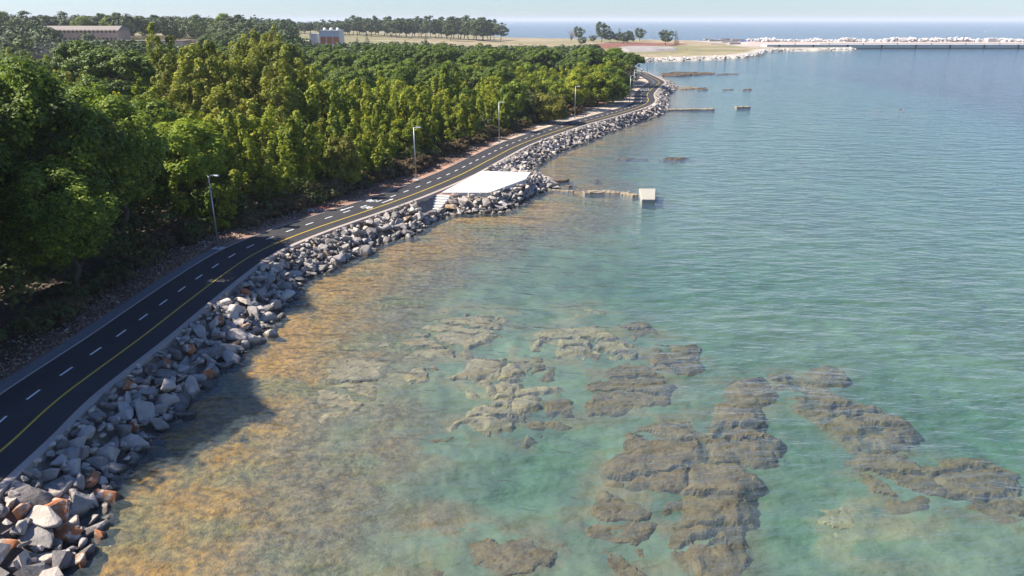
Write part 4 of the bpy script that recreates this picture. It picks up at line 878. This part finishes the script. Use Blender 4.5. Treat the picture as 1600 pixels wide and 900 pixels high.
# undergrowth, litter and grass along the verge
P_ = []; rngv = np.random.default_rng(4)
n = 52000; s = rngv.uniform(0, SL[-1] - 20, n); d = -W2 - 1.1 - np.abs(rngv.normal(size=n)) * 2.2; X_ = np.interp(s, SL, CL[:, 0]) + np.interp(s, SL, NR[:, 0]) * d; Y_ = np.interp(s, SL, CL[:, 1]) + np.interp(s, SL, NR[:, 1]) * d
keep = (Y_ < 128) | (d < -W2 - 5); X_, Y_ = X_[keep], Y_[keep]; Z_ = rise(X_, Y_) + .03 + np.abs(rngv.normal(size=len(X_))) * .05
V, F = quads(np.c_[X_, Y_, Z_], np.c_[rngv.normal(size=len(X_)) * .6, rngv.normal(size=len(X_)) * .6, np.ones(len(X_))], .09, .06, rngv)
lm = MT('litter'); cc = lm.ramp(lm.attr('tone'), [(0, (.06, .035, .025)), (.45, (.22, .125, .08)), (.8, (.36, .235, .155)), (1, (.42, .35, .27))]).outputs[0]; M['litter'] = lm.fin(cc, .95)
tag(link('leaf_litter', npmesh('leaf_litter', V, F, M['litter'], {'tone': np.repeat(rngv.uniform(0, 1, len(X_)), 4)})), kind='stuff')
it = []
for k in range(1500):
    s = rt.uniform(0, SL[-1] - 20); dd = -W2 - 1.0 - abs(rt.gauss(0, 2.0)); x, y, a = at_s(s, dd); it.append((x, y, zg(x, y) + .02, rt.uniform(.10, .34)))
join_rocks('verge_stones', it, M['rock_join'])
# understory so that the wood is dark and closed near the ground
pts = []
for x, y in jgrid(-90, 40, 27, 200, 2.6):
    d = pathx(y) - x - W2
    if d < 3.4 + .8 * (y > 60) + (y > 130) * 2.5 or d > 22: continue
    pts.append((x, y, zg(x, y) - .3, rt.uniform(.9, 1.6), rt.uniform(1.2, 2.2) if d < 5 else rt.uniform(1.6, 3.8)))
woodland('undergrowth', pts, M['leaf_scrub'], 44, .17, 12)

# ------------------------------------------------------------------ street lamps
def lamp_parts(root):
    MB().box(-.45, .45, -.35, .35, -.3, .04).obj('concrete_pad', M['concrete'], root, bevel=.02)
    q = MB().tube((0, 0, .04), (0, 0, .07), .17, .17, 12); q.obj('base_plate', M['metal'], root)
    MB().tube((0, 0, .07), (0, 0, 5.95), .075, .045, 12).obj('pole', M['metal'], root, smooth=True)
    MB().tube((0, 0, 5.9), (.45, 0, 5.98), .035, .03, 8).obj('arm', M['metal'], root, smooth=True)
    h = MB().box(.30, .95, -.13, .13, 5.94, 6.03, tp=.03).obj('lamp_head', M['metal'], root, bevel=.015)
    MB().box(.42, .9, -.09, .09, 5.92, 5.938).obj('lens', M['white_paint'], h)
lamps = [(341.5, 387.5, 'on a concrete pad beside the shaded path, nearest the camera'), (650, 279.5, 'against the wood opposite the platform'), (780, 222.5, 'third from the camera, against dark green trees'), (898, 186, 'fourth from the camera, next to the yellow shrub'), (983.4, 161.5, 'on pale gravel at the inner side of the bend'), (989.5, 148, 'on pale gravel above the inner bend'), (994.3, 113.2, 'at the left side of the far path end, beside the round sign'), (1011.5, 115.2, 'at the right side of the far path end')]
proto = None
for i, (px, py, wh) in enumerate(lamps):
    x, y = G(px, py, ZP); j = int(np.argmin(np.hypot(*(CL - np.array([x, y])).T))); rz = math.atan2(NR[j, 1], NR[j, 0]) + (math.pi if i == 7 else 0)
    r = thing('street_lamp', 'grey street lamp ' + wh, 'street lamp', (x, y, ZP - .02), rz, 'street lamps along the path')
    if proto is None: lamp_parts(r); proto = r
    else:
        for c_ in list(proto.children):
            d_ = c_.copy(); COL.objects.link(d_); d_.parent = r
            for e_ in c_.children: f_ = e_.copy(); COL.objects.link(f_); f_.parent = d_
# round blue cycle-path sign
x, y = G(997.3, 114, ZP); r = thing('road_sign', 'round blue traffic sign on a thin pole at the far path end', 'sign', (x, y, ZP - .05))
MB().tube((0, 0, 0), (0, 0, 2.9), .03, .03, 8).obj('pole', M['metal'], r); MB().tube((0, -.04, 2.5), (0, -.06, 2.5), .48, .48, 24).obj('sign_face', M['blue'], r)
q = MB()
for cx in (-.2, .2): q.ring((cx, -.066, 2.4), (0, 1, 0), .14, .018, 16, 4)
for a, b in (((-.2, 2.4), (-.06, 2.62)), ((-.06, 2.62), (.14, 2.6)), ((.14, 2.6), (0, 2.4)), ((0, 2.4), (-.2, 2.4)), ((0, 2.4), (-.06, 2.62)), ((.2, 2.4), (.12, 2.72)), ((.12, 2.72), (.2, 2.74))): q.tube((a[0], -.066, a[1]), (b[0], -.066, b[1]), .018, .018, 4)
q.obj('bicycle_symbol', M['white_paint'], r)
x, y = G(990.4, 112.5, ZP); MB_ = MB().tube((0, 0, 0), (0, 0, 1.6), .05, .05, 8).obj('post', M['metal']); MB_.location = (x, y, ZP - .05); tag(MB_, 'short thin grey post left of the far lamp', 'post')
# cyclist
x, y = G(1002.4, 114.2, ZP); rz = math.radians(100)
bk = thing('bicycle', 'dark bicycle ridden along the far end of the path', 'bicycle', (x, y, ZP), rz)
for cx in (-.52, .52):
    wh_ = MB().ring((cx, 0, .34), (0, 1, 0), .31, .03, 20, 6).obj('wheel', M['dark'], bk)
    q = MB()
    for k_ in range(8): q.tube((cx, 0, .34), (cx + .3 * math.cos(k_ * .785), 0, .34 + .3 * math.sin(k_ * .785)), .006, .006, 3)
    q.obj('spokes', M['metal'], wh_)
q = MB()
for a, b in (((-.52, 0, .34), (-.12, 0, .32)), ((-.12, 0, .32), (-.2, 0, .85)), ((-.52, 0, .34), (-.18, 0, .75)), ((-.18, 0, .75), (.36, 0, .8)), ((-.12, 0, .32), (.38, 0, .72)), ((.52, 0, .34), (.34, 0, .95))): q.tube(a, b, .022, .022, 6)
q.obj('frame', M['dark'], bk); MB().box(-.32, -.06, -.08, .08, .86, .93, tp=.02).obj('saddle', M['dark'], bk); MB().tube((.34, -.26, .98), (.34, .26, .98), .018, .018, 6).obj('handlebar', M['dark'], bk)
def skin(name, verts, edges, radii, mat, parent):
    me = bpy.data.meshes.new(name); me.from_pydata(verts, edges, []); me.materials.append(mat); o = link(name, me, parent)
    sm = o.modifiers.new('skin', 'SKIN'); sk_ = me.skin_vertices[0].data if me.skin_vertices else None
    if sk_ is None:
        bm = bmesh.new(); bm.from_mesh(me); bm.verts.layers.skin.verify(); bm.to_mesh(me); bm.free(); sk_ = me.skin_vertices[0].data
    for i_, r_ in enumerate(radii): sk_[i_].radius = (r_, r_)
    sk_[0].use_root = True; ss = o.modifiers.new('sub', 'SUBSURF'); ss.levels = 1; ss.render_levels = 1; return o
pr = thing('person', 'person in a white shirt and dark shorts cycling away on the far path', 'person', (x, y, ZP), rz)
vs = [(-.2, 0, .98), (-.12, 0, 1.15), (-.02, 0, 1.38), (.02, 0, 1.48), (.05, 0, 1.56), (.08, 0, 1.70), (-.0, .19, 1.42), (.18, .24, 1.22), (.34, .25, 1.03), (0, -.19, 1.42), (.18, -.24, 1.22), (.34, -.25, 1.03), (-.16, .11, .95), (.16, .12, .78), (-.06, .12, .45), (.06, .12, .38), (-.16, -.11, .95), (.2, -.12, .92), (.0, -.12, .62), (.12, -.12, .56), (.40, .25, 1.0), (.40, -.25, 1.0)]
ed = [(0, 1), (1, 2), (2, 3), (3, 4), (4, 5), (2, 6), (6, 7), (7, 8), (2, 9), (9, 10), (10, 11), (0, 12), (12, 13), (13, 14), (14, 15), (0, 16), (16, 17), (17, 18), (18, 19), (8, 20), (11, 21)]
ra = [.15, .14, .17, .06, .055, .10, .065, .045, .035, .065, .045, .035, .10, .07, .045, .04, .10, .07, .045, .04, .03, .03]
body = skin('body', vs, ed, ra, M['skin'], pr)
skin('shirt', [(-.2, 0, 1.0), (-.12, 0, 1.16), (-.02, 0, 1.40), (0, .19, 1.43), (.12, .23, 1.3), (0, -.19, 1.43), (.12, -.23, 1.3)], [(0, 1), (1, 2), (2, 3), (3, 4), (2, 5), (5, 6)], [.175, .17, .195, .085, .07, .085, .07], M['white_paint'], pr)
skin('shorts', [(-.2, 0, .98), (-.14, .11, .95), (.1, .12, .82), (-.14, -.11, .95), (.12, -.12, .92)], [(0, 1), (1, 2), (0, 3), (3, 4)], [.18, .13, .095, .13, .095], M['dark'], pr)
skin('hair', [(.05, 0, 1.72), (.06, 0, 1.78)], [(0, 1)], [.115, .09], M['dark'], pr)
# strip of red plastic with pale rubble on the verge
x, y = G(505, 328.5, ZP); q = MB(); r_ = random.Random(3); pp = [Vector((r_.uniform(-.1, .1) + i * .18, r_.uniform(-.08, .08), .06 + .12 * abs(math.sin(i * 1.3)))) for i in range(9)]
for i in range(8): q.add([pp[i] + Vector((0, -.07, 0)), pp[i + 1] + Vector((0, -.07, 0)), pp[i + 1] + Vector((0, .07, .05)), pp[i] + Vector((0, .07, .05)), pp[i] + Vector((0, -.07, .01)), pp[i + 1] + Vector((0, -.07, .01)), pp[i + 1] + Vector((0, .07, .06)), pp[i] + Vector((0, .07, .06))], [(0, 1, 2, 3), (7, 6, 5, 4), (0, 4, 5, 1), (3, 2, 6, 7)])
o = q.obj('plastic_tape', M['red_plastic']); o.location = (x - .9, y, ZP); o.rotation_euler = (0, 0, .5); tag(o, 'crumpled red plastic tape on the verge beside the bicycle marks', 'tape')
join_rocks('rubble', [(x + rt.gauss(-1.2, .8), y + rt.gauss(.1, .35), ZP + .02, rt.uniform(.12, .3)) for _ in range(40)], M['rock_pale'])

# ------------------------------------------------------------------ far buildings
plaster = simple('plaster', (.40, .32, .27), .95, .28, .35, .3, .05); roofm = simple('roof_sheet', (.25, .21, .18), .9, .12, .4, .2, .03); dk = simple('window_dark', (.06, .05, .05), .7, .2, 1, 0)
def building(name, label, px0, px1, D, zb, H, depth, roof, wins, yaw=0.0, wallm=None):
    x0, y0 = XD(px0, D); x1, _ = XD(px1, D); L = x1 - x0; r = thing(name, label, 'building', (x0, y0, zb), yaw)
    MB().box(0, L, 0, depth, -2, H).obj('wall', wallm or plaster, r)
    if roof == 'gable':
        q = MB(); e = .5; rh = 2.2
        q.add([(-e, -e, H), (L + e, -e, H), (L + e, depth + e, H), (-e, depth + e, H), (-e + 1, depth / 2, H + rh), (L + e - 1, depth / 2, H + rh), (-e, -e, H + .15), (L + e, -e, H + .15), (L + e, depth + e, H + .15), (-e, depth + e, H + .15)],
              [(0, 1, 7, 6), (1, 2, 8, 7), (2, 3, 9, 8), (3, 0, 6, 9), (6, 7, 5, 4), (7, 8, 5), (8, 9, 4, 5), (9, 6, 4), (3, 2, 1, 0)]); q.obj('roof', roofm, r)
    else: MB().box(-.4, L + .4, -.4, depth + .4, H + .003, H + .4).obj('roof', roofm, r)
    for (cx, cz, ww, wh) in wins:
        f = MB().box(-ww / 2 - .1, ww / 2 + .1, -.10, -.003, -wh / 2 - .1, -wh / 2).box(-ww / 2 - .1, ww / 2 + .1, -.10, -.003, wh / 2, wh / 2 + .1).box(-ww / 2 - .1, -ww / 2, -.09, -.004, -wh / 2, wh / 2).box(ww / 2, ww / 2 + .1, -.09, -.004, -wh / 2, wh / 2).obj('window', wallm or plaster, r); f.location = (cx, 0, cz)
        MB().box(-ww / 2, ww / 2, -.03, -.006, -wh / 2, wh / 2).obj('pane', dk, f)
    return r, L
w_ = []
D = 375; zb = 5.2; Lr = (218 - 92) / FPX * D
for i in range(20): w_.append((1.6 + i * (Lr - 3.2) / 19, 8.6, 1.0, 1.3))
for i in range(20): w_.append((1.6 + i * (Lr - 3.2) / 19, 4.6, 1.0, 2.2))
building('ruined_building', 'long ruined two storey building with pale pitched roof and small windows', 92, 218, D, zb, 19 - 14.5 * D / FPX - zb - .2, 12, 'gable', w_)
D = 345; zb = 4.8; Lr = (312 - 200) / FPX * D; w_ = [(p_ * Lr / 112, 2.2, 1.9, 1.6) for p_ in (48, 66, 84, 100)]
building('low_building', 'long low grey building with a flat pale roof edge right of the ruin', 200, 312, D, zb, 19 - 30 * D / FPX - zb, 8, 'flat', w_, wallm=simple('grey_plaster', (.42, .40, .375), .95, .2, .5, .3, .03))
D = 340; zb = 4.8; building('low_ruin', 'low crumbling wall block left of the long ruined building', 52, 85, D, zb, 3.4, 7, 'flat', [(3, 1.8, 1.2, 1.4), (7, 1.8, 1.2, 1.4)])
# grey building with orange doors
D = 330; x0, y0 = XD(515, D); x1, _ = XD(545, D); L = x1 - x0; zb = zg(x0, y0) - .2; Hh = 19 - 15.5 * D / FPX - zb
gr = simple('grey_wall', (.62, .60, .58), .9, .06, .5, .15, .02); ora = simple('orange_door', (.62, .17, .04), .7, .1, 1, 0)
r = thing('grey_building', 'grey flat roofed building with orange shutters and white roof vents', 'building', (x0, y0, zb))
MB().box(0, L, 0, 9, 0, Hh).obj('wall', gr, r); MB().box(-.2, L + .2, -.2, 9.2, Hh + .003, Hh + .3).obj('roof', M['concrete'], r)
MB().box(-4.5, -.01, 1.5, 8, 0, Hh - 1.0).obj('side_tower', M['concrete'], r); MB().box(-6.5, -4.51, -1, 6, 0, Hh - 4.0).obj('annex', M['concrete'], r)
for i in range(3):
    MB().box(.4 + i * 2.75, 2.7 + i * 2.75, -.06, -.004, Hh - 5.2, Hh - 2.3).obj('shutter', ora, r)
for i in range(3):
    q = MB().tube((1.6 + i * 2.8, 4, Hh + .31), (1.6 + i * 2.8, 4, Hh + .8), .7, .7, 14).tube((1.6 + i * 2.8, 4, Hh + .8), (1.6 + i * 2.8, 4, Hh + 1.3), .8, .35, 14); q.obj('roof_vent', M['white_paint'], r)
# pylons
def pylon(px, D, zt, H, label, w0=1.6, arms=1):
    x, y = XD(px, D); zb = zt - H; r = thing('lattice_mast', label, 'mast', (x, y, zb)); q = MB(); n = 9
    for i in range(n):
        a = w0 * (1 - i / n * .75) / 2; b = w0 * (1 - (i + 1) / n * .75) / 2; za, zb_ = H * i / n, H * (i + 1) / n
        for sx, sy in ((-1, -1), (1, -1), (1, 1), (-1, 1)): q.tube((sx * a, sy * a, za), (sx * b, sy * b, zb_), .07, .07, 4)
        q.tube((-a, -a, za), (b, -b, zb_), .05, .05, 4); q.tube((a, a, za), (-b, b, zb_), .05, .05, 4)
    q.obj('tower', M['metal'], r)
    for k_ in range(arms): MB().box(-1.6, 1.6, -.08, .08, H * (.93 - .1 * k_), H * (.93 - .1 * k_) + .12).obj('crossarm', M['metal'], r)
pylon(38.5, 450, 19 + 21 * 450 / FPX, 22, 'tall thin lattice mast on the wooded skyline at far left', 2.2, 1)
pylon(428, 420, 19 + .5 * 420 / FPX, 9, 'pale lattice power pole left of the grey building', .9, 2)

# ------------------------------------------------------------------ far land: rock edging, gravel heap, quay, breakwater
it = []; E_ = resample(FAR[1:14], 1.1)
for x, y in E_:
    for k in range(3): it.append((x + rt.gauss(0, 1.2), y + rt.gauss(1.6, 1.6), rt.uniform(.2, 1.2), rt.uniform(.9, 2.1)))
join_rocks('shore_rocks', it, M['rock_pale'])
def mound(name, label, pxs, H, mat, seed=1, z0=1.5):
    P = GL(pxs, z0); A = np.array(P); x0, y0 = A.min(0) - 1; x1, y1 = A.max(0) + 1; gx = np.linspace(x0, x1, 120); gy = np.linspace(y0, y1, 40); XX, YY = np.meshgrid(gx, gy); x, y = XX.ravel(), YY.ravel()
    sd_ = dist_poly(x, y, P) * np.where(inside(x, y, P), 1, -1); z_ = z0 - .3 + H * sst(0, H * 3, sd_) * (.55 + .9 * fbm(x * .15, y * .15, 3, seed)); q = np.arange(39)[:, None] * 120 + np.arange(119)[None]; q = q.ravel()
    return tag(link(name, npmesh(name, np.c_[x, y, z_], np.c_[q, q + 1, q + 121, q + 120], mat, None, True)), label, 'heap')
mound('gravel_heap', 'long heap of pale grey gravel on the far field', [(952, 79.5), (962, 75), (1010, 74), (1055, 76), (1066, 79), (1030, 81), (980, 81)], 1.6, simple('pale_gravel', (.27, .24, .225), .95, .12, 1, .5, .1))
mound('soil_heap', 'small brown soil mound at the right end of the gravel heap', [(1017 + 48, 79), (1070, 76.5), (1078, 77.5), (1076, 79.5)], 1.6, simple('soil', (.20, .13, .09), .95, .2, 1, .5, .1))
# quay
qx0 = G(1157, 71.3, 0)[0]; qz = 2.35; r = thing('quay', 'long concrete quay wall with a dark face across the far bay', 'quay', (qx0, 544, 0)); QL = 900
MB().box(0, QL, 0, 14, -5, qz).obj('wall', simple('quay_wall', (.55, .53, .51), .9, .2, .25, .4, .05), r); MB().box(-.2, QL + .2, -.25, 9, qz + .003, qz + .4).obj('cap', M['white_concrete'], r)
MB().box(-.2, QL + .2, -.12, -.01, -.8, .55).obj('weed_band', simple('weed_band', (.14, .13, .12), .9, .2, .5, .3, .03), r)
for i in range(int(QL / 24)):
    MB().box(8 + i * 24, 8.9 + i * 24, -.6, -.26, -.4, qz + .35).obj('fender', M['dark'], r)
    q = MB().tube((20 + i * 24, 1.2, qz + .4), (20 + i * 24, 1.2, qz + 1.1), .28, .28, 10).tube((20 + i * 24, 1.2, qz + 1.1), (20 + i * 24, 1.2, qz + 1.25), .4, .4, 10); q.obj('bollard', M['dark'], r)
MB().box(40, 270, 9.01, 11, qz + .003, qz + 1.1).obj('parapet', M['white_concrete'], r)
pal2 = rockmat('armour', [(0, (.55, .53, .50)), (1, (.74, .72, .69))], joined=True); it = []
xx = qx0 + 8
while xx < qx0 + QL:
    for k in range(8): it.append((xx + rt.gauss(0, 1), 606 + rt.gauss(0, 3), rt.uniform(2.6, 4.9) + .9 * (float(vnoise(np.array([xx * .08]), np.array([1.]))[0]) - .5) * 2, rt.uniform(1.8, 3.2)))
    xx += 1.7
join_rocks('breakwater_rocks', it, pal2)
# berm under the breakwater rocks
q = MB().add([(qx0 - 10, 558, 1.2), (qx0 + QL, 558, 1.2), (qx0 + QL, 600, 3.0), (qx0 + 6, 600, 3.0), (qx0 + 6, 612, 3.0), (qx0 + QL, 612, 3.0), (qx0 + QL, 636, -1), (qx0 - 10, 636, -1)], [(0, 1, 2, 3), (3, 2, 5, 4), (4, 5, 6, 7), (0, 3, 4, 7)])
tag(q.obj('breakwater', simple('fill', (.44, .33, .28), .95, .15, .05, .4, .1)), 'earth and stone breakwater embankment behind the quay', 'breakwater')
# concrete slabs stacked by the quay
stk = [(1108, 62.5, 10, 1.2, .5), (1120, 64.5, 14, 1.6, .6), (1133, 63.2, 9, 2.0, .3), (1140, 66.5, 12, 1.4, .5), (1152, 65, 10, 2.2, .45), (1163, 64.2, 11, 1.2, .6), (1122, 69, 11, 1.0, .3), (1148, 69.3, 8, 2.0, .55), (1176, 66, 13, .9, .6)]
for i, (px, py, L, H, t) in enumerate(stk):
    x, y = G(px, py, 1.6); r = thing('slab_stack', f'stack of pale concrete slabs on the quay end, ' + ('back row' if py < 66 else 'front row') + (' left' if px < 1135 else ' right'), 'slab stack', (x, y, 1.5), rt.uniform(-.2, .2), 'slab stacks on the quay end'); zz = 0
    for k in range(int(H / .35)):
        o = MB().box(-L / 2 + rt.uniform(-.4, .4), L / 2 + rt.uniform(-.4, .4), -1.5, 1.5, zz, zz + .28).obj('slab', M['concrete'] if (i + k) % 3 else simple('brown_slab', (.30, .22, .16), .9), r); zz += .34
x, y = G(1165, 66.5, 1.6); o = MB().box(-5, 5, -1, 1, 0, .8, tp=.3).obj('tarpaulin', M['blue'], bevel=.1); o.location = (x, y, 2.2); tag(o, 'low dark blue tarpaulin on the quay end', 'tarpaulin')
# mast with light, small boat
x, y = (1499 - 800) / FPX * 600, 600; r = thing('beacon', 'thin beacon mast with a small white top on the breakwater', 'beacon', (x, y, 3)); MB().tube((0, 0, 0), (0, 0, 7), .12, .08, 8).obj('mast', M['metal'], r); MB().tube((0, 0, 7), (0, 0, 7.9), .35, .2, 10).obj('lantern', M['white_paint'], r); MB().box(2, 9, -2, 2, 0, 2.6).obj('hut', M['white_concrete'], r)
x, y = G(1284, 70.4, 0); r = thing('motor_boat', 'small white motor boat moored at the quay', 'boat', (x, y, 0)); q = MB()
sec = [(-3.6, .95, .15), (-1, 1.15, .05), (1.5, 1.0, .05), (3.2, .5, .1), (4.2, .04, .3)]; vs = []
for (sx, hw, kz) in sec: vs += [(sx, -hw, .95 + max(0, sx) * .07), (sx, -hw * .7, kz - .25), (sx, hw * .7, kz - .25), (sx, hw, .95 + max(0, sx) * .07)]
fs = [(i * 4 + j, i * 4 + j + 1, i * 4 + 5 + j, i * 4 + 4 + j) for i in range(4) for j in range(3)] + [(0, 1, 2, 3)] + [(i * 4, i * 4 + 4, i * 4 + 7, i * 4 + 3) for i in range(4)]
q.add(vs, fs).obj('hull', M['white_paint'], r); MB().box(-1.2, 1.2, -.7, .7, .9, 1.9, tp=.2).obj('cabin', M['white_paint'], r); MB().box(-.9, .9, -.72, .72, 1.35, 1.7).obj('window', M['dark'], r); MB().box(-4.0, -3.6, -.2, .2, .1, 1.2).obj('outboard_motor', M['dark'], r)
